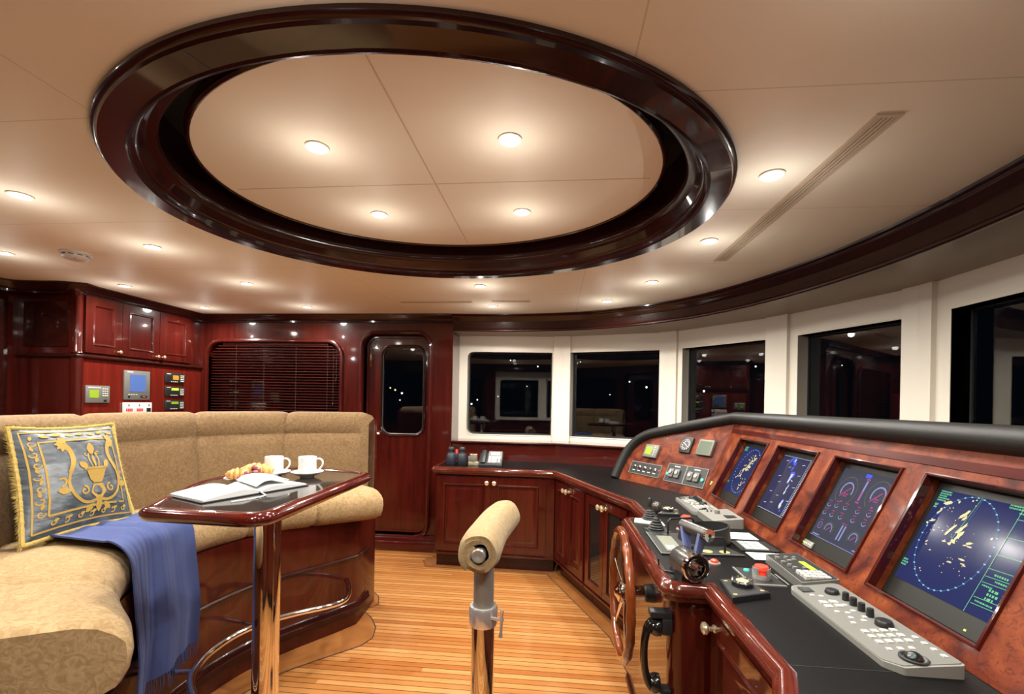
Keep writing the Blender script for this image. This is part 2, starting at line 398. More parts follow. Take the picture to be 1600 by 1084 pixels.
b = MB(); c = b.v((ROX, ROY, CZ + .26)); ring = [b.v((x, y, CZ + .26)) for x, y in ell(-.09)]
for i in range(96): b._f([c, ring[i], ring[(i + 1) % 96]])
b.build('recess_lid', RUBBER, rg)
b = MB(); b.mi = 0
inner = ell(-.238); T = ident
bot = [b.v((x, y, PANEL_Z)) for x, y in inner]; top = [b.v((x, y, PANEL_Z + .03)) for x, y in inner]
b._f(bot[::-1]); b._f(top)
for i in range(96): b._f([bot[i], bot[(i + 1) % 96], top[(i + 1) % 96], top[i]])
dome = b.build('dome_panel', PANEL, rg, smooth=0)
MB().sweep(inner, [(0, PANEL_Z + .03), (.014, PANEL_Z + .03), (.018, PANEL_Z + .014), (.012, PANEL_Z + .008), (.014, PANEL_Z - .002), (.006, PANEL_Z - .008), (0, PANEL_Z - .004)]).build('dome_panel_edge', MAHO_D, rg)
b = MB()
b.box((ROX - .002, ROY - RB + .265, PANEL_Z - .0012), (ROX + .002, ROY + RB - .265, PANEL_Z + .001)); b.box((ROX - RA + .27, ROY - .002, PANEL_Z - .0011), (ROX + RA - .27, ROY + .002, PANEL_Z + .001))
b.build('panel_joint', SEAM, rg, smooth=0)
# two fine butt joints in the ring
for a in (math.radians(-107), math.radians(90.5), math.radians(-20)):
    p0 = Vector((ROX + (RA - .014) * math.cos(a), ROY + (RB - .014) * math.sin(a))); p1 = Vector((ROX + (RA - .078) * math.cos(a), ROY + (RB - .078) * math.sin(a)))
    d = (p1 - p0).normalized(); q = Vector((-d.y, d.x)) * .0012
    b = MB(); b._f([b.v((v.x, v.y, CZ - .0305)) for v in (p0 + q, p1 + q, p1 - q, p0 - q)]); b.build('butt_joint', RUBBER, rg, smooth=0)

# ---- starboard wall with blind window and weather door
WIN = rrect(-3.30, .95, -1.99, 1.885, .13, 7)
DOOR = rrect(-1.76, .13, -1.15, 1.965, .11, 7)
Tw = lambda u, v, h=0: (u, YB - h, v)        # h grows into the room
struct(MB(Tw).plate([(-3.95, 0), (-.93, 0), (-.93, CZ), (-3.95, CZ)], [WIN, DOOR], -.09, 0).build('wall_back', MAHO, smooth=0))
def rim(wd, hh): return [(0, -.085), (0, hh * .5), (wd * .15, hh * .9), (wd * .45, hh), (wd * .8, hh * .8), (wd, hh * .25), (wd, 0), (wd * .02, 0)]
wn = sroot('window_8', (-2.64, YB, .95))
MB(Tw).sweep(WIN, [(a, h) for a, h in rim(.038, .028)]).build('window_frame', MAHO, wn)
MB(Tw).box((-3.34, .9, -.086), (-1.95, 1.93, -.080)).build('pane', GLASS, wn, smooth=0)
# baseboard and wood frame battens
struct(MB(Tw).box((-3.95, 0, 0), (-.95, .115, .045), bev=.008).box((-3.95, .115, 0), (-.95, .130, .028), bev=.005).build('baseboard_back', MAHO_H))
b = MB(Tw)
for x in (-3.02, -1.885, -1.06): b.box((x, 1.985, -.001), (x + .0016, 2.10, .0008))
struct(b.build('trim_2', RUBBER, smooth=0))
# venetian blind hung in the window recess
bl = thing('venetian_blind', 'mahogany slatted blind lowered over the wide window behind the settee', 'blind', (-2.64, YB + .03, 1.0))
b = MB(Tw); z = 1.0
while z < 1.86:
    x0, x1 = -3.285, -2.005
    if z > 1.78: k = (z - 1.78) * .9; x0 += k; x1 -= k
    b.box((x0, z, -.048), (x1, z + .0030, -.014), T=lambda u, v, h, z=z: Tw(u, v + (h + .03) * .30, h)); z += .0265
b.build('slats', BLINDM, bl, smooth=0)
MB(Tw).box((-3.17, 1.862, -.05), (-2.12, 1.884, -.012), bev=.003).build('head_rail', BLINDM, bl)
for x in (-3.03, -2.75, -2.43, -2.12): MB(Tw).tube([(x, .99, -.013), (x, 1.865, -.013)], .0013, 6).build('ladder_cord', CORD, bl)
for x, z0 in ((-2.058, 1.33), (-2.030, 1.55)):
    MB(Tw).tube([(x, z0, -.006), (x, 1.84, -.006)], .0014, 6).build('pull_cord', CORD, bl)
    MB(lambda u, v, h, x=x, z0=z0: Tw(x + u, z0 + h, -.006 + v)).lathe([(0, -.03), (.008, -.028), (.009, -.01), (.005, 0), (0, 0)], seg=12).build('cord_tassel', MAHO_D, bl)
# the door leaf
dr = sroot('door_1', (-1.455, YB, .13))
MB(Tw).sweep(DOOR, rim(.040, .032)).build('door_frame', MAHO, dr)
MB(Tw).sweep(rrect(-1.745, .145, -1.165, 1.95, .095, 7), [(0, -.075), (0, -.035), (-.012, -.035), (-.014, -.06), (-.014, -.075)]).build('door_stop', MAHO, dr)
LIGHT = rrect(-1.605, 1.045, -1.205, 1.86, .085, 7)
MB(Tw).plate([(-1.79, .10), (-1.12, .10), (-1.12, 2.0), (-1.79, 2.0)], [LIGHT], -.088, -.055).build('door_leaf', MAHO, dr, smooth=0)
MB(Tw).sweep(LIGHT, [(0, -.08), (0, -.048), (.006, -.044), (.016, -.046), (.02, -.055), (.02, -.06)]).build('light_bead', MAHO_D, dr)
MB(Tw).sweep(rrect(-1.600, 1.050, -1.210, 1.855, .08, 7), [(0, -.08), (0, -.052), (-.005, -.054), (-.005, -.08)]).build('gasket', DSTEEL, dr)
MB(Tw).box((-1.63, 1.02, -.078), (-1.18, 1.885, -.070)).build('pane', GLASS, dr, smooth=0)
hd = MB(lambda u, v, h: Tw(-1.685 + u, 1.055 + v, -.055 + h)).lathe([(0, 0), (.02, 0), (.02, .006), (.009, .010), (.009, .062), (0, .066)], seg=18).build('door_handle', HANDLE, dr)
MB(Tw).tube([(-1.69, 1.055, .004), (-1.65, 1.056, .008), (-1.600, 1.052, .006)], [.012, .011, .009], 10).build('lever', HANDLE, hd)
MB(lambda u, v, h: Tw(-1.690 + u, .965 + v, -.055 + h)).lathe([(0, 0), (.018, 0), (.017, .006), (.010, .008), (.010, .016), (0, .018)], seg=18).build('lock', HANDLE, dr)
for z in (1.67, .52): MB(Tw).box((-1.728, z, -.055), (-1.700, z + .13, -.036), bev=.005).build('hinge', WHEELW if z > 1 else MAHO, dr)
# coaming step beneath the door
struct(MB(Tw).box((-1.95, 0, .045), (-1.0, .085, .075), bev=.008).build('trim_3', MAHO_H))
# port wall, behind the photographer, mirrors it
Tp = lambda u, v, h=0: (u, YF + h, v)
DOORP = rrect(-1.76, .13, -1.15, 1.965, .11, 6)
struct(MB(Tp).plate([(-3.95, 0), (-.93, 0), (-.93, CZ), (-3.95, CZ)], [WIN, DOORP], -.09, 0).build('wall_front', MAHO, smooth=0))
pw = sroot('window_9', (-2.64, YF, .95)); MB(Tp).sweep(WIN, rim(.038, .028)).build('window_frame', MAHO_D, pw); MB(Tp).box((-3.34, .9, -.086), (-1.95, 1.93, -.080)).build('pane', GLASS, pw, smooth=0)
dp = sroot('door_3', (-1.455, YF, .13)); MB(Tp).sweep(DOORP, rim(.040, .032)).build('door_frame', MAHO_D, dp)
MB(Tp).plate([(-1.79, .10), (-1.12, .10), (-1.12, 2.0), (-1.79, 2.0)], [LIGHT], -.088, -.055).build('door_leaf', MAHO, dp, smooth=0); MB(Tp).box((-1.63, 1.02, -.078), (-1.18, 1.885, -.070)).build('pane', GLASS, dp, smooth=0)

# ---- aft wall: dark corridor opening at the left edge of the view, instrument wall in front of the corner
struct(MB().plate([(YF - .1, 0), (2.05, 0), (2.05, 1.99), (2.80, 1.99), (2.80, 0), (4.2, 0), (4.2, CZ), (YF - .1, CZ)], [], -.08, 0, T=lambda u, v, h=0: (XA + h, u, v)).build('wall_left', MAHO, smooth=0))
d2 = sroot('door_2', (XA, 2.42, 0))
Ta = lambda u, v, h=0: (XA + h, u, v)
MB(Ta).sweep([(2.05, 0), (2.05, 1.99), (2.80, 1.99), (2.80, 0)], [(0, -.02), (0, .03), (-.02, .036), (-.05, .024), (-.055, 0)], closed=False).build('door_frame', MAHO_D, d2)
MB(Ta).box((2.06, 0, -.075), (2.80, 1.99, -.05)).build('door_leaf', MAHO, d2, smooth=0)
# instrument wall: box closing the corner, x = -3.38 face
XI, YI = -3.38, 2.93
struct(MB().box((XI - .03, YI + .02, 0), (XI, 4.07, 1.620)).build('trim_27', VENEER, smooth=0))
struct(MB().box((XA - .02, YI, 0), (XI - .001, 4.10, 1.640)).box((XA - .02, YI, 1.640), (XI - .02, 4.10, CZ)).build('wall_aft', MAHO, smooth=0))
# round corner posts
b = MB(); Tc = lambda u, v, h: (XI - .018 + u, YI + .018 + v, h)
b.lathe([(.034, 0), (.034, 1.625)], Tc, 20); b.lathe([(.034, 1.66), (.028, 1.67), (.028, 2.06), (.034, 2.068), (.036, 2.075), (.046, 2.09), (.046, 2.11)], Tc, 20)
struct(b.build('trim_4', MAHO))
struct(MB().sweep([(XA, YI), (XI, YI), (XI, YB)], [(0, 1.622), (.010, 1.622), (.020, 1.634), (.020, 1.642), (.008, 1.655), (0, 1.655)], closed=False).build('trim_5', MAHO_D))
b = MB(lambda u, v, h=0: (u, YI - h, v))
b.box((-3.80, 1.70, 0), (-3.45, 2.02, .008), bev=.004)
struct(b.build('trim_6', MAHO_D))
# crown moulding round the aft part, starboard wall and (higher fascia) the curved front
crown = [(0, CZ + .001), (.055, CZ + .001), (.055, CZ - .008), (.046, CZ - .014), (.042, CZ - .026), (.024, CZ - .042), (.020, CZ - .055), (.010, CZ - .060), (.008, CZ - .075), (0, CZ - .078)]
aft = [(XA, 2.0)] + [(XA, 2.72)] + catmull([(XA, 2.76), (-3.78, 2.86), (-3.62, 2.90), (-3.45, 2.91), (XI + .02, YI + .02)], 6) + [(XI, 3.02), (XI, YB), (-.93, YB)]
struct(MB().sweep([(XA, YF), (XA, 1.9)] + aft, crown, closed=False).build('trim_7', MAHO_D))
half = catmull([(-.93, 4.07), (-.55, 4.085), (-.15, 4.06), (.25, 3.975), (.62, 3.78), (.95, 3.49), (1.19, 3.12), (1.36, 2.68), (1.46, 2.22), (1.485, 1.82)], 6)
curve = half + mirror(half)[1:]
fasc = [(-.012, 2.0), (.004, 1.998), (.012, 2.004), (.012, 2.012), (.004, 2.020), (0, 2.030), (0, 2.085), (.006, 2.090), (.010, 2.104), (.026, 2.118), (.032, 2.134), (.046, 2.140), (.050, CZ + .001), (-.012, CZ + .001)]
struct(MB().sweep(curve, fasc, closed=False).build('trim_8', MAHO_D))
# ---- wheelhouse windows
VS = [(-.93, 4.36), (.07, 4.39), (1.00, 4.09), (1.57, 3.36), (1.885, 2.53)]
VS = VS + mirror(VS)
ZS, ZT, OB, OT = 1.0, 2.0, 1.05, 1.845
# soffit between fascia and windows
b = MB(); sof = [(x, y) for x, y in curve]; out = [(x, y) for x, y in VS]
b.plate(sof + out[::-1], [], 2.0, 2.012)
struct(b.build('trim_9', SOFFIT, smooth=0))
b = MB(); out2 = [(-.93, 4.75), (2.3, 4.75), (2.3, -1.1), (-.93, -1.1)]
struct(MB().plate(out + [(-.93, -1.0), (2.4, -1.0), (2.4, 4.9), (-.93, 4.9)], [], 2.03, 2.06).build('trim_10', CREAM, smooth=0))
holes = [(.085, .905, (1, 0, 0, 1)), (.085, .905, (0, 0, 0, 0)), (.13, .865, (0, 0, 0, 0)), (.15, .825, (0, 0, 0, 0)), (.17, None, (0, 0, 0, 0))]
for i in range(len(VS) - 1):
    a = Vector((*VS[i], 0)); c = Vector((*VS[i + 1], 0)); Lw = (c - a).length; U = (c - a).normalized()
    N = Vector((U.y, -U.x, 0))                        # into the room
    k = i if i <= 4 else 8 - i
    h0, h1, cr = holes[k]
    if h1 is None: h1 = Lw - .17
    if i > 4: h0, h1 = Lw - h1, Lw - h0; cr = (cr[1], cr[0], cr[3], cr[2])
    Tn = frame(a, U, (0, 0, 1), N)
    wr = sroot('window_%d' % (i + 1 if i < 7 else i + 3), tuple(a + U * Lw / 2 + Vector((0, 0, ZS))))
    O = rrect(h0, OB, h1, OT, .055, 6, cr)
    MB(Tn).plate([(0, ZS), (Lw, ZS), (Lw, ZT + .03), (0, ZT + .03)], [O], -.10, 0).build('window_surround', CREAM, wr, smooth=0)
    MB(Tn).sweep(O, [(0, -.09), (0, .003), (.010, .004), (.012, 0), (.012, -.02)]).build('opening_edge', CREAM, wr)
    MB(Tn).sweep(O, [(.002, -.098), (.002, -.084), (-.008, -.086), (-.010, -.098)]).build('gasket', RUBBER, wr)
    MB(Tn).box((h0 - .03, OB - .03, -.100), (h1 + .03, OT + .03, -.092)).build('pane', GLASS, wr, smooth=0)
# faceted posts in front of the joints
for i in range(1, len(VS) - 1):
    p = Vector(VS[i]); d1 = (p - Vector(VS[i - 1])).normalized(); d2 = (Vector(VS[i + 1]) - p).normalized()
    b = MB(); A_ = p - d1 * .085; B_ = p + d2 * .085
    n1 = Vector((d1.y, -d1.x)); n2 = Vector((d2.y, -d2.x)); nn = (n1 + n2).normalized()
    pts = [A_ - n1 * .005, A_ + n1 * .026, p + nn * .032, B_ + n2 * .026, B_ - n2 * .005, p - nn * .02]
    b.plate([tuple(q) for q in pts], [], ZS, ZT + .001)
    struct(b.build('trim_%d' % (10 + i), CREAM, smooth=0))
# corner reveal between starboard wall and first window
struct(MB().box((-.955, YB - .001, ZS), (-.925, 4.40, ZT + .03)).build('trim_20', MAHO, smooth=0))
struct(MB().box((-.955, 2 * CY - 4.40, ZS), (-.925, YF + .001, ZT + .03)).build('trim_21', MAHO, smooth=0))
# splash wall below the windows and its sill ledge
insw = [(-.93, 4.10), (.02, 4.12), (.88, 3.84), (1.40, 3.19), (1.66, 2.48)]; insw = insw + mirror(insw)
sw = MB().sweep(insw, [(0, 0), (0, .985), (-.03, .985), (-.03, 0)], closed=False).build('wall_splash', MAHO_H, smooth=0); struct(sw); sw.name = 'wall_forward'
b = MB(); b.plate(insw + VS[::-1], [], .985, 1.003)
b.sweep(insw, [(-.01, .985), (.022, .985), (.028, .994), (.022, 1.003), (-.01, 1.003)], closed=False)
struct(b.build('trim_22', MAHO_H))
# night outside: harbour lights on a far dark shore
b = MB(); b.mi = 0
for i in range(26):
    a = math.radians(random.uniform(-25, 62)); d = random.uniform(180, 260); h = random.uniform(-1.5, 9) if i % 3 else random.uniform(9, 22)
    x, y = d * math.sin(a), d * math.cos(a); r = random.uniform(.15, .42)
    b.mi = 0 if random.random() < .6 else 1
    b.ball((x, y, EYE_Z + h), r, seg=6, n=4)
lo = b.build('outside_lights', [mat('far_lamp_white', (1, 1, 1), emit=(1, .95, .85), estr=4), mat('far_lamp_amber', (1, .6, .2), emit=(1, .6, .25), estr=3)], origin=(0, 0, 0))
tag(lo, 'distant harbour lights scattered along the dark shore outside the windows', 'lights'); lo['kind'] = 'stuff'
# ------------------------------------------------------------------ aft instrument wall: overhead cabinet and alarm panels
Ti = lambda u, v, h=0: (XI + h, u, v)        # u runs along y, h into the room
cab = thing('overhead_cabinet', 'mahogany overhead cabinet of three panelled doors above the aft instrument panels', 'cabinet', (XI, 3.45, 1.66))
MB(Ti).box((2.965, 1.658, -.019), (4.00, 2.085, -.004)).build('body', MAHO, cab, smooth=0)
for k, (y0, y1) in enumerate(((2.975, 3.252), (3.256, 3.590), (3.594, 3.930))):
    b = MB(Ti); inn = rrect(y0 + .055, 1.722, y1 - .055, 2.025, 0)
    b.plate([(y0, 1.668), (y1, 1.668), (y1, 2.078), (y0, 2.078)], [inn], -.004, .016)
    b.box((y0 + .05, 1.717, -.004), (y1 - .05, 2.03, .006))
    b.sweep(inn, [(0, .006), (0, .016), (-.004, .021), (-.012, .019), (-.018, .008), (-.018, .006)])
    d = b.build('door', MAHO, cab, smooth=30)
    ky = {0: y1 - .028, 1: y1 - .028, 2: y0 + .028}[k]
    MB(lambda u, v, h, ky=ky: Ti(ky + u, 1.695 + v, .016 + h)).lathe([(0, 0), (.008, 0), (.005, .006), (.005, .012), (.012, .018), (.013, .024), (.008, .029), (0, .030)], seg=14).build('knob', BRASS, d)
def panel_device(name, y0, z0, y1, z1, m, label, cat, group=None, th=.012):
    o = thing(name, label, cat, (XI, (y0 + y1) / 2, z0), group)
    MB(Ti).box((y0, z0, 0), (y1, z1, th), bev=.003).build('housing', m, o)
    return o
o = panel_device('alarm_keypad_unit', 2.987, 1.302, 3.166, 1.430, GREY, 'grey alarm panel with a small green display, lower left on the red instrument wall', 'control panel')
MB(Ti).box((3.012, 1.340, .012), (3.080, 1.398, .0135)).build('display', GREEN_LCD, o, smooth=0)
b = MB(Ti)
for i in range(3):
    for j in range(4): b.box((3.107 + i * .016, 1.352 + j * .017, .012), (3.117 + i * .016, 1.361 + j * .017, .015))
b.build('keypad', PALE, o, smooth=0)
MB(Ti).box((3.002, 1.412, .012), (3.095, 1.418, .0132)).build('lettering', WHITE, o, smooth=0); MB(Ti).box((3.118, 1.312, .012), (3.14, 1.328, .016), bev=.002).build('key_switch', BLACK, o)
o = panel_device('monitoring_unit', 3.283, 1.328, 3.510, 1.562, GREY, 'tall grey monitoring panel with a blue screen on the instrument wall', 'control panel')
MB(Ti).box((3.328, 1.392, .012), (3.468, 1.530, .0135)).build('screen', BLUE_LCD, o, smooth=0)
MB(Ti).box((3.305, 1.546, .012), (3.355, 1.554, .0132)).build('lettering', WHITE, o, smooth=0)
b = MB(Ti)
for i in range(4): b.box((3.315 + i * .022, 1.366, .012), (3.328 + i * .022, 1.372, .014))
b.build('buttons', PALE, o, smooth=0)
MB(Ti).cyl(.008, .012, .018, T=lambda u, v, h: Ti(3.320 + u, 1.352 + v, h), seg=12).build('button', BLACK, o); MB(Ti).box((3.424, 1.345, .012), (3.480, 1.362, .0145)).build('rocker_switch', BLACK, o, smooth=0)
MB(Ti).box((3.440, 1.350, .0145), (3.465, 1.357, .0150)).build('lamp', REDL, o, smooth=0)
for i, (y0, y1, c) in enumerate(((3.277, 3.365, RED), (3.369, 3.452, RED), (3.456, 3.520, BLACK))):
    lab = ('white alarm push box with a red label, left of the three below the blue screen', 'white alarm push box with a red label, middle of the three below the blue screen', 'narrow white switch box with a black rocker below the blue screen')[i]
    o = panel_device('alarm_box', y0, 1.19, y1, 1.306, WHITE, lab, 'alarm box', 'push boxes below the blue screen', .022)
    b = MB(Ti)
    if i < 2:
        for j in range(4): b.box((y0 + .012 + j * .015, 1.235, .022), (y0 + .023 + j * .015, 1.258, .0235))
        b.build('red_lettering', c, o, smooth=0)
    else: b.box((y0 + .014, 1.232, .022), (y1 - .014, 1.262, .027)).build('rocker', c, o, smooth=0)
    MB(Ti).box((y0 + .03, 1.276, .022), (y0 + .042, 1.292, .0235)).build('symbol', GREY, o, smooth=0)
for i, (z0, md, lab) in enumerate(((1.480, AMBER, 'black radio panel with an amber display, top of the column of three'), (1.360, LIME, 'black radio panel with a lime green display, middle of the column of three'), (1.240, GREEN_LCD, 'black radio panel half hidden by the settee back, lowest of three'))):
    o = panel_device('radio_panel', 3.662, z0, 3.868, z0 + .088, DARKG, lab, 'radio', 'radio panels stacked beside the blue screen')
    if i == 0: MB(Ti).box((3.738, z0 + .028, .012), (3.800, z0 + .068, .0135)).build('display', md, o, smooth=0)
    else: MB(Ti).box((3.725, z0 + .054, .012), (3.800, z0 + .074, .0135)).build('display', md, o, smooth=0)
    b = MB(Ti)
    for j in range(4): b.box((3.818, z0 + .014 + j * .016, .012), (3.858, z0 + .023 + j * .016, .014))
    b.build('soft_keys', PALE, o, smooth=0)
    b = MB(Ti)
    for j in range(4): b.box((3.716 + j * .02, z0 + .008, .012), (3.728 + j * .02, z0 + .015, .014))
    b.build('buttons', PALE, o, smooth=0)
    MB(Ti).box((3.675, z0 + .076, .012), (3.715, z0 + .081, .0132)).build('lettering', WHITE, o, smooth=0)
    b = MB(Ti)
    for j in range(5): b.box((3.676 + j * .009, z0 + .02, .012), (3.680 + j * .009, z0 + .06, .0126))
    b.build('speaker_grille', BLACK, o, smooth=0)

# ------------------------------------------------------------------ ceiling fittings
def downlight(first, x, y, z, label, group):
    if first is None:
        o = thing('downlight', label, 'ceiling light', (0, 0, 0), group)
        MB(lambda u, v, h: (u, v, -h)).lathe([(.040, -.001), (.041, .004), (.036, .006), (.030, .003), (.029, -.001)], seg=28).build('trim_ring', RING_W, o)
        MB(lambda u, v, h: (u, v, -h)).lathe([(0, .0012), (.029, .0012), (.0295, .0002), (0, .0002)], seg=24).build('bulb', BULB, o)
        ld = bpy.data.lights.new('downlight_beam', 'SPOT'); ld.energy = LAMP_W; ld.color = LAMP_C; ld.spot_size = math.radians(172); ld.spot_blend = .8; ld.shadow_soft_size = .03
        l = bpy.data.objects.new('beam', ld); COL.objects.link(l); l.parent = o; l.location = (0, 0, -.012)
        lp = bpy.data.lights.new('ceiling_fill_lamp', 'POINT'); lp.energy = CEIL_FILL_W; lp.color = LAMP_C; lp.shadow_soft_size = 0  # added fill lamp hanging in mid-air below the fitting, brightens the ceiling
        l2 = bpy.data.objects.new('ceiling_fill', lp); COL.objects.link(l2); l2.parent = o; l2.location = (0, 0, -.16)
    else:
        o = first.copy(); COL.objects.link(o)
        for ch in first.children:
            c = ch.copy(); COL.objects.link(c); c.parent = o
        o['label'] = label; o['group'] = group
    o.location = (x, y, z - .0002)
    return o
ol = ['lit downlight near the left edge of the ceiling beside the oval ring', 'lit downlight left of the oval ring, beside the smoke detector',
      'lit downlight behind the left end of the oval ring', 'lit downlight close above the wide blind', 'lit downlight at the far left edge of the ceiling',
      'lit downlight just in front of the overhead cabinet', 'lit downlight in the corner above the radios', 'lit downlight right behind the far rim of the oval ring',
      'lit downlight above the far wall, next to the short vents', 'lit downlight right of the oval ring beside the long vent', 'lit downlight near the far end of the long ceiling vent',
      'lit downlight beyond the long vent near the curved cornice', 'lit downlight above the far windows, close to the curved cornice',
      'lit downlight in the ceiling behind the view, below the ring', 'lit downlight in the ceiling behind the view at left', 'lit downlight in the ceiling behind the view at right',
      'lit downlight in the ceiling outside the view at far left', 'lit downlight by the port wall behind the view', 'lit downlight by the port windows behind the view']
first = None
for (x, y), lab in zip(OUTER, ol):
    d = downlight(first, x, y, CZ, lab, 'downlights in the main ceiling'); first = first or d
for (x, y), lab in zip(INNER, ('lit downlight in the oval panel, near left of the four', 'lit downlight in the oval panel, near right of the four', 'lit downlight in the oval panel, far left of the four', 'lit downlight in the oval panel, far right of the four')):
    downlight(first, x, y, PANEL_Z, lab, 'downlights in the oval panel')
def vent(x0, y0, x1, y1, label, along_y=True, name='ceiling_vent', grp=None):
    o = thing(name, label, 'vent', ((x0 + x1) / 2, (y0 + y1) / 2, CZ), grp)
    MB().plate([(x0, y0), (x1, y0), (x1, y1), (x0, y1)], [[(x0 + .010, y0 + .012), (x1 - .010, y0 + .012), (x1 - .010, y1 - .012), (x0 + .010, y1 - .012)]], CZ - .005, CZ + .0002).build('frame', VENTM, o, smooth=0)
    MB().box((x0 + .008, y0 + .008, CZ - .0008), (x1 - .008, y1 - .008, CZ + .0001)).build('backing', VENTD, o, smooth=0)
    n = 4
    for k in range(n):
        b = MB()
        if along_y: w_ = (x1 - x0 - .02) / n; xx = x0 + .010 + (k + .5) * w_; b.box((xx - w_ * .28, y0 + .012, CZ - .0045), (xx + w_ * .28, y1 - .012, CZ - .001))
        else: w_ = (y1 - y0 - .02) / n; yy = y0 + .010 + (k + .5) * w_; b.box((x0 + .012, yy - w_ * .28, CZ - .0045), (x1 - .012, yy + w_ * .28, CZ - .001))
        b.build('slat', VENTM, o, smooth=0)
vent(.845, 1.30, .915, 2.56, 'long narrow slotted vent in the ceiling right of the oval ring')
vent(-1.24, 3.52, -.66, 3.57, 'short slotted ceiling vent above the door, left of the pair', False, grp='short vents by the far wall'); vent(-.50, 3.50, -.20, 3.55, 'short slotted ceiling vent right of the far downlight', False, grp='short vents by the far wall')
o = thing('smoke_detector', 'round white smoke detector on the ceiling at left', 'smoke detector', (-2.67, 2.30, CZ))
Tz = lambda u, v, h: (-2.67 + u, 2.30 + v, CZ - h)
MB(Tz).lathe([(0, 0), (.072, 0), (.072, .008), (.066, .012), (0, .012)], seg=32).build('base', WHITE, o)
MB(Tz).lathe([(.060, .012), (.060, .026), (.052, .036), (.030, .042), (0, .043)], seg=32).build('sensor_head', WHITE, o)
for k in range(10):
    a = 2 * PI * k / 10
    MB(Tz).lathe([(.0605, .016), (.0605, .020)], seg=4, a0=a, a1=a + .4).build('slot', DARKG, o, smooth=0)
MB(lambda u, v, h: Tz(u + .03, v - .03, h)).cyl(.003, .038, .042, seg=8).build('lamp', RED, o)

# ------------------------------------------------------------------ settee
st = thing('settee', 'curved tan brocade settee on a raised mahogany base with a chrome foot rail', 'settee', (-1.75, CY, 0))
def sym(P): return P + mirror(P)[1:]
def yq(P): return [(x, CY + q) for x, q in P]
frontc = sym(catmull(yq([(-1.04, .84), (-1.13, .755), (-1.28, .64), (-1.42, .50), (-1.53, .33), (-1.595, .14), (-1.605, 0)]), 6))
backin = sym(catmull(yq([(-1.27, .985), (-1.45, .94), (-1.68, .81), (-1.86, .58), (-1.945, .30), (-1.965, 0)]), 6))
basec = sym(catmull(yq([(-1.17, .84), (-1.26, .70), (-1.40, .50), (-1.50, .31), (-1.545, .12), (-1.55, 0)]), 6))
backout = sym(catmull(yq([(-1.19, 1.16), (-1.55, 1.10), (-1.86, .92), (-2.06, .64), (-2.14, .32), (-2.16, 0)]), 6))
# frontc runs from starboard end (+y) to port end: travelling this way, right = ... computed below
MB().plate(basec + backout[::-1], [], 0, .66).build('base', MAHO, st)
def mould(z, d, hgt):
    return [(0, z - hgt), (-d, z - hgt * .6), (-d, z + hgt * .3), (-d * .5, z + hgt), (0, z + hgt)]
sgn = -1
b = MB(); b.sweep([( -1.17, CY + 1.0)] + basec + [(-1.17, CY - 1.0)], [(o_, z) for o_, z in mould(.415, .013, .010)], closed=False); b.build('base_moulding', MAHO_D, st)
b = MB(); b.sweep([( -1.17, CY + 1.0)] + basec + [(-1.17, CY - 1.0)], [(0, .075), (-.016, .085), (-.017, .11), (-.011, .118), (-.011, .130), (-.004, .142), (0, .145)], closed=False); b.build('plinth_moulding', MAHO_D, st)
def lofted(name, P0, P1, prof, m, parent, caps=True):
    """loft between two matched curves: prof gives (t from P0 to P1, z) rings"""
    b = MB(); n = len(P0); rings = []
    for i in range(n):
        a = Vector(P0[i]); c = Vector(P1[i]); rings.append([b.v((*(a.lerp(c, t)), z)) for t, z in prof])
    k = len(prof)
    for i in range(n - 1):
        for j in range(k): b._f([rings[i][j], rings[i + 1][j], rings[i + 1][(j + 1) % k], rings[i][(j + 1) % k]])
    if caps: b._f(rings[0]); b._f(rings[-1][::-1])
    return b.build(name, m, parent, smooth=50)
def resample(P, n):
    P = [Vector(p) for p in P]; d = [0]
    for a, c in zip(P, P[1:]): d.append(d[-1] + (c - a).length)
    out = []
    for i in range(n):
        s_ = d[-1] * i / (n - 1); k = max(j for j in range(len(P)) if d[j] <= s_ + 1e-9); k = min(k, len(P) - 2)
        t = (s_ - d[k]) / max(1e-9, d[k + 1] - d[k]); out.append(P[k].lerp(P[k + 1], t))
    return out
NS = 97
FR = resample(frontc, NS); BI = resample(backin, NS); BO = resample(backout, NS)
# seat: six plump sections
cuts = [0, 17, 33, 48, 63, 79, 96]
for a, c in zip(cuts, cuts[1:]):
    b = MB(); rings = []
    L_ = sum((FR[i + 1] - FR[i]).length for i in range(a, c)); acc = 0
    for i in range(a, c + 1):
        if i > a: acc += (FR[i] - FR[i - 1]).length
        e = min(acc, L_ - acc); rd = min(1, e / .05); puff = math.sqrt(max(0, 1 - (1 - rd) ** 2))    # edges sink
        F_ = FR[i]; B_ = BI[i]; dep = (F_ - B_).length; nf = (F_ - B_).normalized()
        P = []
        for off, z in ((-.10, .655), (.00, .650), (.030, .668), (.046, .70), (.052, .735), (.048, .77), (.030, .80), (-.005, .822), (-.06, .832), (-.20, .836), (-dep * .75, .832), (-dep - .03, .822), (-dep - .03, .66)):
            o_ = off + (-.012 * (1 - puff) if off > -.06 else 0); zz = z - (.010 * (1 - puff) if z > .78 else 0) + (.004 * (1 - puff) if z < .66 and off > -.2 else 0)
            P.append(b.v((F_.x + nf.x * o_, F_.y + nf.y * o_, zz)))
        rings.append(P)
    k = len(rings[0])
    for r1, r2 in zip(rings, rings[1:]):
        for j in range(k): b._f([r1[j], r2[j], r2[(j + 1) % k], r1[(j + 1) % k]])
    b._f(rings[0]); b._f(rings[-1][::-1])
    b.build('seat_cushion', SUEDE_SEAT, st, smooth=55)
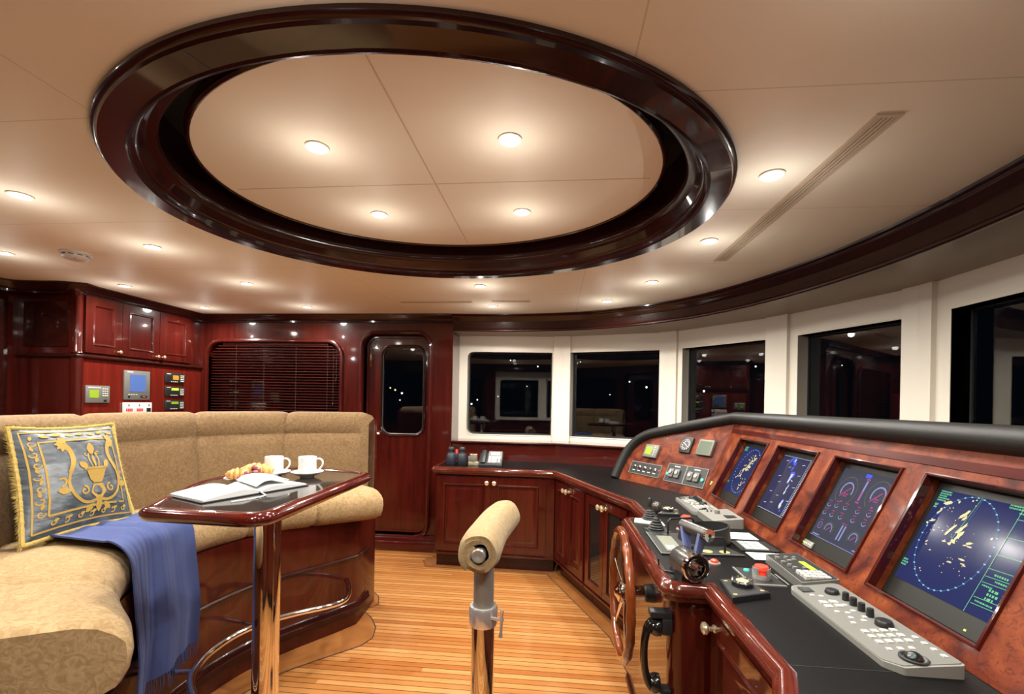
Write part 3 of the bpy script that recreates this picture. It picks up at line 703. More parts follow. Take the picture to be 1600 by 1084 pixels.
# bolstered backrest: six sections with a horizontal seam
bc = [0, 15, 31, 48, 65, 81, 96]
for a, c in zip(bc, bc[1:]):
    b = MB(); rings = []
    L_ = sum((BI[i + 1] - BI[i]).length for i in range(a, c)); acc = 0
    for i in range(a, c + 1):
        if i > a: acc += (BI[i] - BI[i - 1]).length
        e = min(acc, L_ - acc); rd = min(1, e / .045); puff = math.sqrt(max(0, 1 - (1 - rd) ** 2)); sink = .014 * (1 - puff)
        A_ = BI[i]; O_ = BO[i]; nf = (O_ - A_).normalized()
        P = []
        for off, z in ((.03, .74), (.004, .80), (-.004, .86), (.002, 1.0), (.016, 1.08), (.030, 1.128), (.046, 1.142), (.044, 1.150), (.036, 1.165), (.038, 1.21), (.052, 1.246), (.078, 1.270), (.110, 1.278), (.145, 1.268), (.165, 1.245), (.175, 1.20), (.175, .74)):
            o_ = off + (sink if off < .09 else 0); zz = z - (sink * .8 if z > 1.22 else 0)
            P.append(b.v((A_.x + nf.x * o_, A_.y + nf.y * o_, zz)))
        rings.append(P)
    k = len(rings[0])
    for r1, r2 in zip(rings, rings[1:]):
        for j in range(k): b._f([r1[j], r2[j], r2[(j + 1) % k], r1[(j + 1) % k]])
    b._f(rings[0]); b._f(rings[-1][::-1])
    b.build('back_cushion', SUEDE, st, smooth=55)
lofted('back_shell', BI, BO, [(.62, .0), (1.0, .0), (1.0, 1.22), (.86, 1.24), (.62, 1.2)], MAHO, st)
rail_pts = catmull([(-1.20, CY + .76, .30), (-1.12, CY + .62, .30), (-1.085, CY + .50, .30), (-1.13, CY + .42, .30), (-1.24, CY + .33, .30), (-1.345, CY + .22, .30), (-1.395, CY + .10, .30), (-1.405, CY, .30),
            (-1.395, CY - .10, .30), (-1.345, CY - .22, .30), (-1.24, CY - .33, .30), (-1.13, CY - .42, .30), (-1.085, CY - .50, .30), (-1.12, CY - .62, .30), (-1.20, CY - .76, .30)], 6)
MB().tube(rail_pts, .0145, 12).build('foot_rail', CHROME, st)
for q in (.18, -.18):
    MB().tube([(-1.36, CY + q, .30), (-1.535, CY + q * 1.2, .30)], .010, 10).build('rail_bracket', CHROME, st)
# teak margin boards let into the floor round the settee
marg = [(-1.10, CY + 1.75)] + yq([(-1.17, 1.28), (-1.27, 1.16), (-1.13, .98), (-1.02, .74), (-1.06, .62), (-1.20, .46), (-1.34, .30), (-1.42, .10), (-1.43, 0)])
m1 = yq([(-1.45, 1.44), (-1.30, 1.36), (-1.19, 1.24), (-1.14, 1.12), (-1.21, 1.02), (-1.12, .94), (-1.04, .82), (-1.01, .70), (-1.04, .61)]) + catmull(yq([(-1.10, .55), (-1.22, .43), (-1.33, .30), (-1.40, .14), (-1.42, 0)]), 4)
m1 = sym(m1)
inner_m = basec
b = MB().plate(m1 + [(-1.55, CY - 1.44)] + [(-2.2, CY - 1.3), (-2.2, CY + 1.3), (-1.55, CY + 1.44)], [], .0, .0022)
struct(b.build('trim_23', INLAY, smooth=0))
b = MB(); b.ribbon(m1, .006, .0026); struct(b.build('trim_24', RUBBER, smooth=0))

# ------------------------------------------------------------------ cocktail table
TZ = 1.05
tb = thing('table', 'small pedestal table with a dark top, rounded mahogany edge and chrome column', 'table', (-.985, 1.5, 0))
tout = round_poly([(-.755, 1.125), (-.765, 1.87), (-1.19, 1.985), (-1.335, 1.62), (-1.125, 1.145)], [.07, .075, .16, .5, .06], 8)
area = sum(tout[i][0] * tout[(i + 1) % len(tout)][1] - tout[(i + 1) % len(tout)][0] * tout[i][1] for i in range(len(tout)))
if area < 0: tout = tout[::-1]
b = MB(); b.plate([tuple(p) for p in tout], [], TZ - .032, TZ - .0005); b.build('top', mat('black_lacquer_top', (.022, .018, .014), .10, coat=.6), tb, smooth=0)
MB().sweep(tout, [(-.030, TZ + .0005), (-.020, TZ + .004), (-.004, TZ + .003), (.006, TZ - .003), (.0105, TZ - .011), (.0095, TZ - .022), (.002, TZ - .031), (-.014, TZ - .035), (-.030, TZ - .034)]).build('edge', wood('mahogany_table_edge', (.034, .003, .002), (.06, .0055, .0035), scale=(4, 4, 4), rough=.12, coat_rough=.02), tb, smooth=60)
Tt = lambda u, v, h: (-.985 + u, 1.5 + v, h)
MB(Tt).lathe([(.043, .012), (.043, TZ - .04), (.085, TZ - .036), (.085, TZ - .032), (0, TZ - .032)], seg=40).build('column', CHROME, tb)
MB(Tt).lathe([(0, 0), (.14, 0), (.14, .006), (.125, .012), (.06, .016), (.043, .03)], seg=40).build('foot', CHROME, tb)

# ------------------------------------------------------------------ things on the table
def mug(x, y, ang, lab1, lab2):
    o = thing('saucer', lab1, 'saucer', (x, y, TZ), 'saucers on the table'); T = lambda u, v, h: (x + u, y + v, TZ + h)
    MB(T).lathe([(0, .0), (.026, .0), (.028, .006), (.045, .011), (.060, .020), (.061, .0225), (.045, .014), (.026, .009), (0, .008)], seg=40).build('dish', CHINA, o)
    o = thing('mug', lab2, 'mug', (x, y, TZ + .009), 'mugs on the table'); z0 = .009; R = .034; H = .072
    T = lambda u, v, h: (x + u, y + v, TZ + z0 + h)
    MB(T).lathe([(0, 0), (R - .004, 0), (R - .001, .003), (R, .01), (R, H - .001), (R - .0012, H), (R - .003, H - .001), (R - .0035, .008), (0, .006)], seg=40).build('cup', CHINA, o)
    ca, sa = math.cos(ang), math.sin(ang)
    pts = [(R - .003, .060), (R + .010, .064), (R + .021, .058), (R + .0245, .046), (R + .021, .034), (R + .011, .022), (R - .002, .013)]
    pts = catmull(pts, 4)
    MB(T).tube([(p[0] * ca, p[0] * sa, p[1]) for p in pts], .0036, 10, flat=(1, 1.3)).build('handle', CHINA, o)
    MB(T).lathe([(R + .0002, .052), (R + .0002, H - .002), (R - .0001, H - .002), (R - .0001, .052)], seg=40).build('grey_band', mat('china_band', (.62, .64, .64), .15, coat=.5), o, label='pale grey decorated band')
mug(-1.095, 1.70, math.radians(12), 'white saucer under the left mug, beside the pastry plate', 'white mug standing nearer the plate of pastry')
mug(-.972, 1.726, math.radians(12), 'white saucer under the right mug, nearer the table edge', 'white mug standing on the saucer at the right')
o = thing('plate', 'white plate with a fluted rim holding pastry and grapes', 'plate', (-1.13, 1.615, TZ)); T = lambda u, v, h: (-1.13 + u, 1.615 + v, TZ + h)
b = MB(T); n = 64; rr = []
for r, z in ((0, 0), (.05, 0), (.055, .003), (.075, .008), (.088, .013), (.089, .0145), (.075, .011), (.052, .006), (0, .005)):
    rr.append([b.v(T(r * (1 + (.02 * math.cos(16 * 2 * PI * i / n) if r > .08 else 0)) * math.cos(2 * PI * i / n), r * (1 + (.02 * math.cos(16 * 2 * PI * i / n) if r > .08 else 0)) * math.sin(2 * PI * i / n), z)) for i in range(n)] if r > 0 else [b.v(T(0, 0, z))])
for A_, B_ in zip(rr, rr[1:]):
    for i in range(n):
        j = (i + 1) % n
        b._f([A_[0], B_[j], B_[i]] if len(A_) == 1 else ([A_[i], A_[j], B_[0]] if len(B_) == 1 else [A_[i], A_[j], B_[j], B_[i]]))
b.build('dish', CHINA, o)
def croissant(x, y, ang, sc, lab, z=.010):
    b = MB(); pts = []; R = []
    for i in range(41):
        t = -1 + i / 20; a = t * 1.0
        px = sc * .055 * math.sin(a); py = sc * .045 * (1 - math.cos(a)); seg = abs(math.sin(t * 11)) ** .6
        r = sc * (.0215 * (1 - abs(t) ** 1.8) + .004) * (.74 + .34 * seg)
        c, s_ = math.cos(ang), math.sin(ang); pts.append((x + c * px - s_ * py, y + s_ * px + c * py, TZ + z + sc * .017)); R.append(r)
    b.tube(pts, R, 16, flat=(1, 1.15)); tag(b.build('croissant', CROISS), lab, 'pastry', 'croissants on the plate')
croissant(-1.155, 1.585, .6, .95, 'small golden croissant at the left of the plate'); croissant(-1.122, 1.632, .35, 1.15, 'large golden croissant lying at the back of the plate', .014)
gp = [(-.024, -.046, 0), (-.006, -.052, 0), (.014, -.052, 0), (.034, -.044, 0), (.050, -.030, 0), (.006, -.036, .0), (.026, -.030, .0), (.042, -.014, 0), (.014, -.044, .016), (.034, -.026, .017), (.030, -.006, .024), (.022, -.016, .034)]
gl = ['front left corner', 'front, second from the left', 'front middle', 'front right', 'right edge', 'second row left', 'second row middle', 'right side towards the back', 'upper front', 'upper right', 'against the croissant', 'top of the bunch']
for (gx, gy, gz), t in zip(gp, gl):
    tag(MB().ball((-1.13 + gx, 1.615 + gy, TZ + .0165 + gz), .0105, seg=14, n=8, sq=(1, 1, 1.05)).build('grape', GRAPE), 'red grape on the plate beside the croissants, ' + t, 'grape', 'red grapes on the plate')
# open book
bk = thing('open_book', 'open book with blank white pages lying across the near half of the table', 'book', (-.98, 1.40, TZ))
e = Vector((.40, .915)).normalized(); d_ = Vector((-.915, .40)).normalized(); c0 = Vector((-.945, 1.395))
Tb = lambda u, v, h=0: (c0.x + e.x * u + d_.x * v, c0.y + e.y * u + d_.y * v, TZ + h)
b = MB(Tb); b.box((-.178, -.004, .0008), (-.004, .190, .0035)); b.box((.004, -.004, .0008), (.178, .190, .0035)); b.build('cover', mat('black_book_cover', (.03, .025, .03), .5), bk, smooth=0)
for s_ in (-1, 1):
    b = MB(Tb); pr = []
    for i in range(13):
        t = i / 12; u = s_ * (.002 + .170 * t); z = .0045 + (.018 if s_ < 0 else .014) * (math.sin(min(1, t * 2.6) * PI / 2)) * (1 - .80 * t ** 1.5) + .004 * (1 - t)
        pr.append((u, z))
    top = [[b.v(Tb(u, v, z)) for u, z in pr] for v in (0, .186)]; bo = [[b.v(Tb(u, v, .0036)) for u, z in pr] for v in (0, .186)]
    for i in range(12):
        b._f([top[0][i], top[0][i + 1], top[1][i + 1], top[1][i]]); b._f([bo[0][i], bo[1][i], bo[1][i + 1], bo[0][i + 1]])
        b._f([top[0][i], bo[0][i], bo[0][i + 1], top[0][i + 1]]); b._f([top[1][i], top[1][i + 1], bo[1][i + 1], bo[1][i]])
    b._f([top[0][0], top[1][0], bo[1][0], bo[0][0]]); b._f([top[0][12], bo[0][12], bo[1][12], top[1][12]])
    b.build('page_block', PAPER, bk, smooth=30)
b = MB(Tb); pts = catmull([(-.02, .186, .024), (.03, .20, .030), (.08, .17, .022), (.125, .15, .016)], 5)
b.tube([(p[0] - .0, p[1] - .07, p[2] + .002) for p in pts], .0001, 6, flat=(60, 250) if False else (1, 1))
b.bm.free()
b = MB(Tb)
lf = catmull([(0.0, .0, .020), (.03, .0, .034), (.075, .0, .034), (.12, .0, .026)], 5)
A_ = [b.v(Tb(p[0], .02, p[2])) for p in lf]; B_ = [b.v(Tb(p[0] + .03, .186, p[2] + .002)) for p in lf]
for i in range(len(lf) - 1): b._f([A_[i], A_[i + 1], B_[i + 1], B_[i]])
b.build('lifted_page', PAPER, bk)
b = MB(); pts = catmull([Tb(0, .0, .012), Tb(.0, -.012, .004), Tb(-.012, -.045, .0022), Tb(-.06, -.058, .0022), Tb(-.12, -.050, .0022)], 6)
b.tube(pts, .0022, 8, flat=(.5, 1.6)); b.build('ribbon_marker', mat('grey_ribbon', (.25, .25, .25), .6), bk)

# ------------------------------------------------------------------ pillow
PW = Vector((-1.776, 1.363, .842)); PX_ = Vector((-1.761, 1.755, .842)); PY_ = Vector((-1.962, 1.454, 1.228)); PT = Vector((-1.957, 1.840, 1.226))
pn = (PX_ - PW).cross(PY_ - PW).normalized()
if pn.x < 0: pn = -pn
def pill(s_, t, side=1, out=0):
    # edges pulled in between the corners, middle plump
    ins = .030
    ss = s_ + (0.5 - s_) * 2 * ins * math.sin(PI * t); tt = t + (0.5 - t) * 2 * ins * math.sin(PI * s_)
    base = PW.lerp(PX_, ss).lerp(PY_.lerp(PT, ss), tt)
    k = max(0, math.sin(PI * min(1, max(0, s_)))) ** .55 * max(0, math.sin(PI * min(1, max(0, t)))) ** .55
    wr = .003 * math.sin(23 * t + 3 * s_) * math.sin(PI * s_) + .002 * math.sin(31 * s_ + 9 * t)
    return tuple(base + pn * (.016 + (side if side > 0 else -.45) * (.062 * k + (wr * k if side > 0 else 0) + out)))
po = thing('pillow', 'square grey satin pillow with gold embroidery and gold fringe leaning on the settee back', 'pillow', tuple(PW.lerp(PX_, .5)))
b = MB(); n = 36
g = {}
for sd in (1, -1):
    for i in range(n + 1):
        for j in range(n + 1):
            edge = i in (0, n) or j in (0, n)
            key = (i, j, 0 if edge else sd)
            if key not in g: g[key] = b.v(pill(i / n, j / n, 0 if edge else sd))
    for i in range(n):
        for j in range(n):
            kk = lambda a, c: g[(a, c, 0 if (a in (0, n) or c in (0, n)) else sd)]
            b._f([kk(i, j), kk(i + 1, j), kk(i + 1, j + 1), kk(i, j + 1)])
b.build('cover', SATIN, po, smooth=80)
b = MB(); Tpp = lambda u, v, h=0: pill(u, v, 1, h)
def dens(P, m=5):
    out = []
    for a, c in zip(P, P[1:]):
        for k in range(m): out.append((a[0] + (c[0] - a[0]) * k / m, a[1] + (c[1] - a[1]) * k / m))
    return out + [P[-1]]
def stroke(P, wd, sm=True, h=.0022): b.ribbon(catmull(P, 6) if sm else dens(P), wd, h, Tpp)
for q, wd in ((.055, .014), (.165, .018)):
    stroke([(q, q), (1 - q * .7, q), (1 - q * .7, 1 - q), (q, 1 - q), (q, q)], wd, False)
def spiral(cx, cy, r, a0, turns, wd, d=1):
    stroke([(cx + r * (1 - .8 * k / 14) * math.cos(a0 + d * turns * 2 * PI * k / 14), cy + r * (1 - .8 * k / 14) * math.sin(a0 + d * turns * 2 * PI * k / 14)) for k in range(15)], wd)
def leaf(cx, cy, L_, wd, a):
    c, s_ = math.cos(a), math.sin(a); P = []
    for k in range(9):
        t = k / 8; P.append((t * L_, wd * math.sin(PI * t) ** .8))
    P = P + [(x, -y) for x, y in reversed(P[1:-1])]
    b.poly([(cx + c * x - s_ * y, cy + s_ * x + c * y) for x, y in P], .0026, Tpp)
for k in range(7):                                   # border scrolls
    t = .20 + .105 * k
    spiral(.110, t, .036, k * PI, .85, .012, 1 if k % 2 else -1); leaf(.11, t + .03, .05, .014, 1.9 if k % 2 else 1.2)
    spiral(.2 + .11 * k, .105, .030, k * PI + 1, .85, .011, 1 if k % 2 else -1); leaf(.2 + .11 * k, .11, .05, .013, .3)
    leaf(.18 + .11 * k, .90, .09, .016, .15 if k % 2 else -.15)
# symmetrical urn and scrolls
b.poly([(.49, .50), (.70, .50), (.67, .41), (.64, .37), (.55, .37), (.52, .41)], .0026, Tpp); stroke([(.47, .515), (.72, .515)], .022, False)
b.poly([(.54, .36), (.65, .36), (.68, .28), (.62, .22), (.57, .22), (.51, .28)], .0026, Tpp)
for s_ in (-1, 1):
    cx = .595
    stroke([(cx + s_ * .0, .22), (cx + s_ * .08, .20), (cx + s_ * .16, .22), (cx + s_ * .24, .30), (cx + s_ * .27, .40), (cx + s_ * .25, .50)], .026)
    stroke([(cx + s_ * .25, .50), (cx + s_ * .20, .62), (cx + s_ * .20, .72), (cx + s_ * .24, .80)], [.05] * 19 if False else .042)
    for k in range(7): leaf(cx + s_ * .235, .80, .085, .018, math.radians(90 - s_ * 90 + (k - 3) * 34 * s_))
    spiral(cx + s_ * .14, .31, .045, PI / 2, 1.1, .015, s_); spiral(cx + s_ * .33, .44, .055, -PI / 2, .6, .018, -s_)
    leaf(cx + s_ * .26, .33, .11, .03, math.radians(90 - s_ * 75)); leaf(cx + s_ * .05, .18, .10, .026, math.radians(-90 + s_ * 50)); leaf(cx + s_ * .09, .52, .10, .03, math.radians(90 - s_ * 45))
    stroke([(cx + s_ * .03, .52), (cx + s_ * .05, .60), (cx + s_ * .03, .68)], .012); spiral(cx + s_ * .06, .67, .025, 0, .9, .010, s_)
leaf(.595, .66, .13, .035, PI / 2); leaf(.595, .24, .14, .03, -PI / 2); leaf(.595, .52, .14, .014, PI / 2)
b.build('embroidery', GOLD, po, smooth=80)
# fringe: a ragged fabric edge band plus many short threads
b = MB()
per = [(k / 60, 0) for k in range(60)] + [(1, k / 60) for k in range(60)] + [(1 - k / 60, 1) for k in range(60)] + [(0, 1 - k / 60) for k in range(60)]
cen = Vector(pill(.5, .5, 0)); pp = [Vector(pill(s_, t, 0)) for s_, t in per]
b.tube([tuple(p) for p in pp], [.0085 + random.uniform(-.001, .001) for _ in pp], 8, closed=True)
fw_ = [1.0 if s_ == 0 or t == 1 else .55 for s_, t in per]
for rep in range(4):
    for i, p in enumerate(pp):
        q = p.lerp(pp[(i + 1) % len(pp)], random.random()); od = (q - cen).normalized(); L_ = .020 * fw_[i] + random.uniform(0, .006)
        tip = q + od * L_ + pn * random.uniform(-.010, .012) + Vector((0, 0, -.002)); sd = od.cross(pn) * .0022
        if tip.z < .834: tip.z = .834
        if q.z < .836: q.z = .836
        b._f([b.v(q + sd), b.v(q - sd), b.v(tip)]); b._f([b.v(q + pn * .0022), b.v(q - pn * .0022), b.v(tip)])
fo = b.build('fringe', GOLDF, po, smooth=0); fo['kind'] = 'stuff'

# ------------------------------------------------------------------ blue throw
b = MB(); NSx, NT = 54, 60
def throw(s_, t):
    y0 = 1.405 + .42 * s_
    fold = .010 * math.sin(s_ * 11.5 + 1.2) + .0045 * math.sin(s_ * 23 + 2)
    # edge of seat at this y
    F_ = min(FR, key=lambda p: abs(p.y - (y0 - 0.0)) + (9 if p.x > -1.2 else 0))
    xe = F_.x + .056
    L1 = .37; L2 = .16; L3 = .455
    d = t * (L1 + L2 + L3)
    if d < L1:
        x = xe - .075 - (L1 - d); z = .846 + abs(fold) * .8 * min(1, d / .1) + .004; y = y0 + (L1 - d) * (.25 - .55 * s_) * .6
        if d < .10: z -= 0
        return (x, y, z)
    if d < L1 + L2:
        k = (d - L1) / L2; a = k * PI / 2
        return (xe - .075 + .088 * math.sin(a) + fold * k * .8, y0, .768 + .082 * math.cos(a) + abs(fold) * .8 * (1 - k) + .004)
    k = (d - L1 - L2) / L3
    amp = 1 + 1.6 * k
    return (xe + .013 + fold * amp * .7 + .05 * min(1, k * 1.6), y0 + .012 * k * math.sin(s_ * 11) + (-.045 + .03 * s_) * k, .768 - (d - L1 - L2) + .015 * s_)
TH = .006
g = [[None] * (NT + 1) for _ in range(NSx + 1)]; g2 = [[None] * (NT + 1) for _ in range(NSx + 1)]
P3 = [[Vector(throw(i / NSx, j / NT)) for j in range(NT + 1)] for i in range(NSx + 1)]
for i in range(NSx + 1):
    for j in range(NT + 1):
        du = P3[min(NSx, i + 1)][j] - P3[max(0, i - 1)][j]; dv = P3[i][min(NT, j + 1)] - P3[i][max(0, j - 1)]; nn = du.cross(dv).normalized()
        if nn.z + nn.x < 0: nn = -nn
        g[i][j] = b.v(P3[i][j] + nn * TH); g2[i][j] = b.v(P3[i][j])
for i in range(NSx):
    for j in range(NT):
        b._f([g[i][j], g[i + 1][j], g[i + 1][j + 1], g[i][j + 1]]); b._f([g2[i][j], g2[i][j + 1], g2[i + 1][j + 1], g2[i + 1][j]])
for j in range(NT):
    b._f([g[0][j], g[0][j + 1], g2[0][j + 1], g2[0][j]]); b._f([g[NSx][j], g2[NSx][j], g2[NSx][j + 1], g[NSx][j + 1]])
for i in range(NSx):
    b._f([g[i][0], g2[i][0], g2[i + 1][0], g[i + 1][0]]); b._f([g[i][NT], g[i + 1][NT], g2[i + 1][NT], g2[i][NT]])
th = thing('throw', 'plain blue wool throw draped over the settee seat, its fringed end hanging down', 'blanket', (-1.5, 1.62, .30))
b.build('cloth', BLUEWOOL, th, smooth=80)
b = MB()
for k in range(64):
    s_ = (k + .5) / 64; p = Vector(throw(s_, 1)) + Vector((.003, 0, .003)); q = p + Vector((random.uniform(-.004, .006), random.uniform(-.006, .006), -.050 - random.uniform(0, .018)))
    m = p.lerp(q, .5) + Vector((random.uniform(-.003, .003), random.uniform(-.003, .003), 0)); b.tube([tuple(p), tuple(m), tuple(q)], [.0022, .0019, .0012], 5)
fo = b.build('fringe', BLUEWOOL, th); fo['kind'] = 'stuff'

# ------------------------------------------------------------------ helm chair post with a covered armrest
ps = thing('armrest_post', 'chrome pedestal post with a padded tan crossbar standing in the middle of the floor', 'pedestal', (-.215, 1.45, 0))
T = lambda u, v, h: (-.215 + u, 1.45 + v, h)
MB(T).lathe([(0, 0), (.12, 0), (.12, .008), (.05, .014), (.037, .03), (.037, .655)], seg=40).build('column', CHROME, ps)
MB(T).lathe([(.037, .645), (.044, .648), (.046, .655), (.046, .700), (.043, .708), (.034, .709)], seg=40).build('clamp_collar', NICKEL, ps)
MB(T).lathe([(.0325, .70), (.0325, .90)], seg=36).build('inner_tube', STEEL, ps)
b = MB(T); b.tube([(.02, -.03, .682), (.070, -.044, .684)], .005, 10); b.tube([(.065, -.044, .715), (.065, -.044, .705), (.063, -.046, .645), (.062, -.046, .632)], [.0065, .0045, .0045, .0065], 10); b.build('clamp_lever', NICKEL, ps)
b = MB(T)
for k in range(16):
    a = 2 * PI * k / 16; b.ball((.041 * math.cos(a), .041 * math.sin(a), .706), .003, seg=6, n=4)
b.build('collar_studs', NICKEL, ps)
# rolled cover: a spiral of thick cloth round the bar
y0, y1 = 1.335, 1.86
def bend(y): return -.215 - .012 * math.sin((y - y0) / (y1 - y0) * PI) + .028 * (y - y0) / (y1 - y0), .908 - .012 * (y - y0)
MB().tube([(bend(y0 - .004)[0], y0 - .004, .905), (bend(y0)[0], y0, .905), (bend(y1)[0], y1, .899)], .021, 24).build('bar', STEEL, ps)
b = MB(lambda u, v, h: (bend(y0)[0] + u, y0 - .004 - h, .905 + v)); b.lathe([(.021, -.004), (.022, .002), (.018, .006), (.006, .005), (0, .001)], seg=24); b.build('end_cap', STEEL, ps)
b = MB(); prof_o = []; turns = 2.3; NP = 88
for i in range(NP + 1):
    a = i / NP * turns * 2 * PI; r = .035 + .034 * (i / NP) ** .8 + .0015 * math.sin(5 * a); prof_o.append((a + 2.1, r))
rings = []; NY = 18
for k in range(NY + 1):
    y = y0 + (y1 - y0) * k / NY; cx, cz = bend(y); endr = .0; R1 = []; R2 = []
    sc = 1 + .02 * math.sin(k * .6); edge = min(1, min(k, NY - k) / 1.5 + .82)
    for a, r in prof_o:
        rr_ = (r - .0205) * sc * edge + .0205
        R1.append(b.v((cx + rr_ * math.cos(a), y + .004 * math.sin(a * 1.3) * (1 if k in (0,) else 0), cz - .004 + rr_ * 1.06 * math.sin(a)))); r2 = rr_ - .0135 + .002 * math.sin(a * 2)
        R2.append(b.v((cx + r2 * math.cos(a), y, cz - .004 + r2 * 1.06 * math.sin(a))))
    rings.append(R1 + R2[::-1])
kk = len(rings[0])
for r1, r2 in zip(rings, rings[1:]):
    for j in range(kk): b._f([r1[j], r2[j], r2[(j + 1) % kk], r1[(j + 1) % kk]])
for R_ in (rings[0], rings[-1]):
    for j in range(NP): b._f([R_[j], R_[j + 1], R_[kk - 2 - j], R_[kk - 1 - j]])
b.build('rolled_cover', TOWEL, ps, smooth=60)
# ------------------------------------------------------------------ counter, cabinets and helm
WZ = .825
Wp = [(-.985, 4.065), (-.985, 3.63), (0, 3.60), (.43, 2.57), (.447, 2.205), (.33, 2.205), (.335, 1.40), (.46, 1.395), (.463, .975), (.03, .03), (-.985, .01), (-.985, -.425)]
def offset_path(P, d):
    out = []; n = len(P)
    for i in range(n):
        p = Vector(P[i]); a = Vector(P[i - 1]) if i else None; c = Vector(P[i + 1]) if i < n - 1 else None
        d1 = (p - a).normalized() if a is not None else (c - p).normalized(); d2 = (c - p).normalized() if c is not None else d1
        n1 = Vector((d1.y, -d1.x)); n2 = Vector((d2.y, -d2.x)); m = n1 + n2; m = m / m.dot(n1)
        out.append(tuple(p + m * d))
    return out
rad = [0, .03, 0, .0, .0, .05, .055, 0, 0, 0, 0.03, 0]
def open_round(P, R):
    pts = round_poly(P, R, 6); return pts
WR = open_round(Wp, rad)
wt = thing('worktop', 'long black leather worktop with a mahogany nosing running from the far wall to the helm', 'worktop', (.3, 1.8, .76))
MB().plate(offset_path(WR, -.028) + [(x, y) for x, y in insw[::-1]], [], .772, WZ).build('top', BLACKTOP, wt, smooth=0)
MB().sweep(WR, [(-.034, WZ + .0005), (-.024, WZ + .004), (-.012, WZ + .004), (-.003, WZ + .0005), (.0, WZ - .005), (.004, WZ - .010), (.009, WZ - .018), (.009, WZ - .028), (.002, WZ - .036), (-.004, WZ - .040), (-.005, WZ - .052), (-.014, WZ - .058), (-.034, WZ - .058)], closed=False).build('nosing', wood('mahogany_nosing', (.050, .0075, .004), (.085, .014, .0065), scale=(4, 4, 4), rough=.15, coat_rough=.03), wt, smooth=50)
for y in (.995,): 
    b = MB(); b.box((.47, y, WZ + .0001), (.85, y + .0016, WZ + .0006)); b.build('seam', DARKG, wt, smooth=0)
F1 = offset_path(Wp, -.030); F2 = offset_path(Wp, -.30); F3 = offset_path(Wp, -.09)
F3b = offset_path(Wp, -.28)
def quad(b, P, i0, i1, Q, z0, z1): b.plate([P[i0], P[i1], Q[i1], Q[i0]], [], z0, z1)
def offs_rect(R, d): xs = [p[0] for p in R]; ys = [p[1] for p in R]; return rrect(min(xs) + d, min(ys) + d, max(xs) - d, max(ys) - d, 0)
def cab_unit(name, i, ua, ub, label, doors, glass=False, left_full=False):
    """cabinet on worktop edge segment i between distances ua and ub"""
    A_ = Vector(F1[i]); B_ = Vector(F1[i + 1]); U = (B_ - A_).normalized(); N = Vector((U.y, -U.x))
    T = frame((A_.x, A_.y, 0), (U.x, U.y, 0), (0, 0, 1), (N.x, N.y, 0))
    o = thing(name, label, 'cabinet', T((ua + ub) / 2, 0, -.1))
    tb0 = 0 if ua > 0 else 0
    MB(T).box((ua + .001, .128, -.24), (ub - .001, .766, -.002)).build('carcass', MAHO, o, smooth=0)
    MB(T).box((ua + .001, 0, -.24), (ub - .001, .128, -.055)).build('plinth', MAHO_D, o, smooth=0)
    MB(T).sweep([(ua, .128), (ub, .128)], [(0, -.03), (.0, .008), (.008, .016), (.012, .010), (.014, 0), (.022, -.01), (.022, -.03)], closed=False).build('base_moulding', MAHO_D, o) if False else None
    b = MB(T); b.box((ua + .001, .118, -.03), (ub - .001, .134, .014), bev=.005); b.build('base_moulding', MAHO_H, o)
    for (d0, d1, kn) in doors:
        b = MB(T); inn = rrect(d0 + .055, .205, d1 - .055, .695, 0) if not glass else rrect(d0 + .04, .19, d1 - .04, .705, .012, 3)
        b.plate([(d0, .150), (d1, .150), (d1, .752), (d0, .752)], [inn], -.002, .014)
        if not glass:
            b.box((d0 + .05, .20, -.002), (d1 - .05, .70, .004))
            b.sweep(inn, [(.001, .002), (.002, .014), (-.004, .020), (-.010, .018), (-.014, .005), (-.018, .0045), (-.044, .0125), (-.044, .002)])
            b.plate(offs_rect(inn, .044), [], .002, .0125)
        else:
            b.sweep(inn, [(0, -.002), (0, .014), (-.006, .013), (-.008, -.002)])
        dd = b.build('door', MAHO, o, smooth=30)
        if glass:
            MB(T).plate(rrect(d0 + .036, .186, d1 - .036, .709, .01, 3), [], .0005, .004).build('smoked_glass', mat('smoked_glass', (.010, .009, .008), .03, coat=.5), dd, smooth=0)
        if kn is not None:
            MB(lambda u, v, h, kn=kn: T(kn + u, .712 + v, .014 + h)).lathe([(0, 0), (.012, 0), (.012, .003), (.007, .006), (.0065, .014), (.014, .019), (.0185, .026), (.0175, .033), (.010, .038), (0, .039)], seg=18).build('knob', BRASS, dd)
    return o, T
L1 = (Vector(F1[2]) - Vector(F1[1])).length
cab_unit('base_cabinet', 1, 0.0, L1 - .005, 'mahogany base cabinet with two panelled doors under the counter with the telephone', [(.015, L1 / 2 - .03, L1 / 2 - .058), (L1 / 2 - .026, L1 - .075, L1 / 2 + .002)])
Ld = (Vector(F1[3]) - Vector(F1[2])).length
cab_unit('base_cabinet', 2, .006, .545, 'narrow mahogany base cabinet with two wood doors on the angled run beyond the helm', [(.035, .262, .236), (.266, .53, .292)])
cab_unit('base_cabinet', 2, .549, Ld - .01, 'mahogany cabinet with two smoked glass doors on the angled run next to the steering wheel', [(.565, .805, .780), (.809, 1.07, .834)], glass=True)
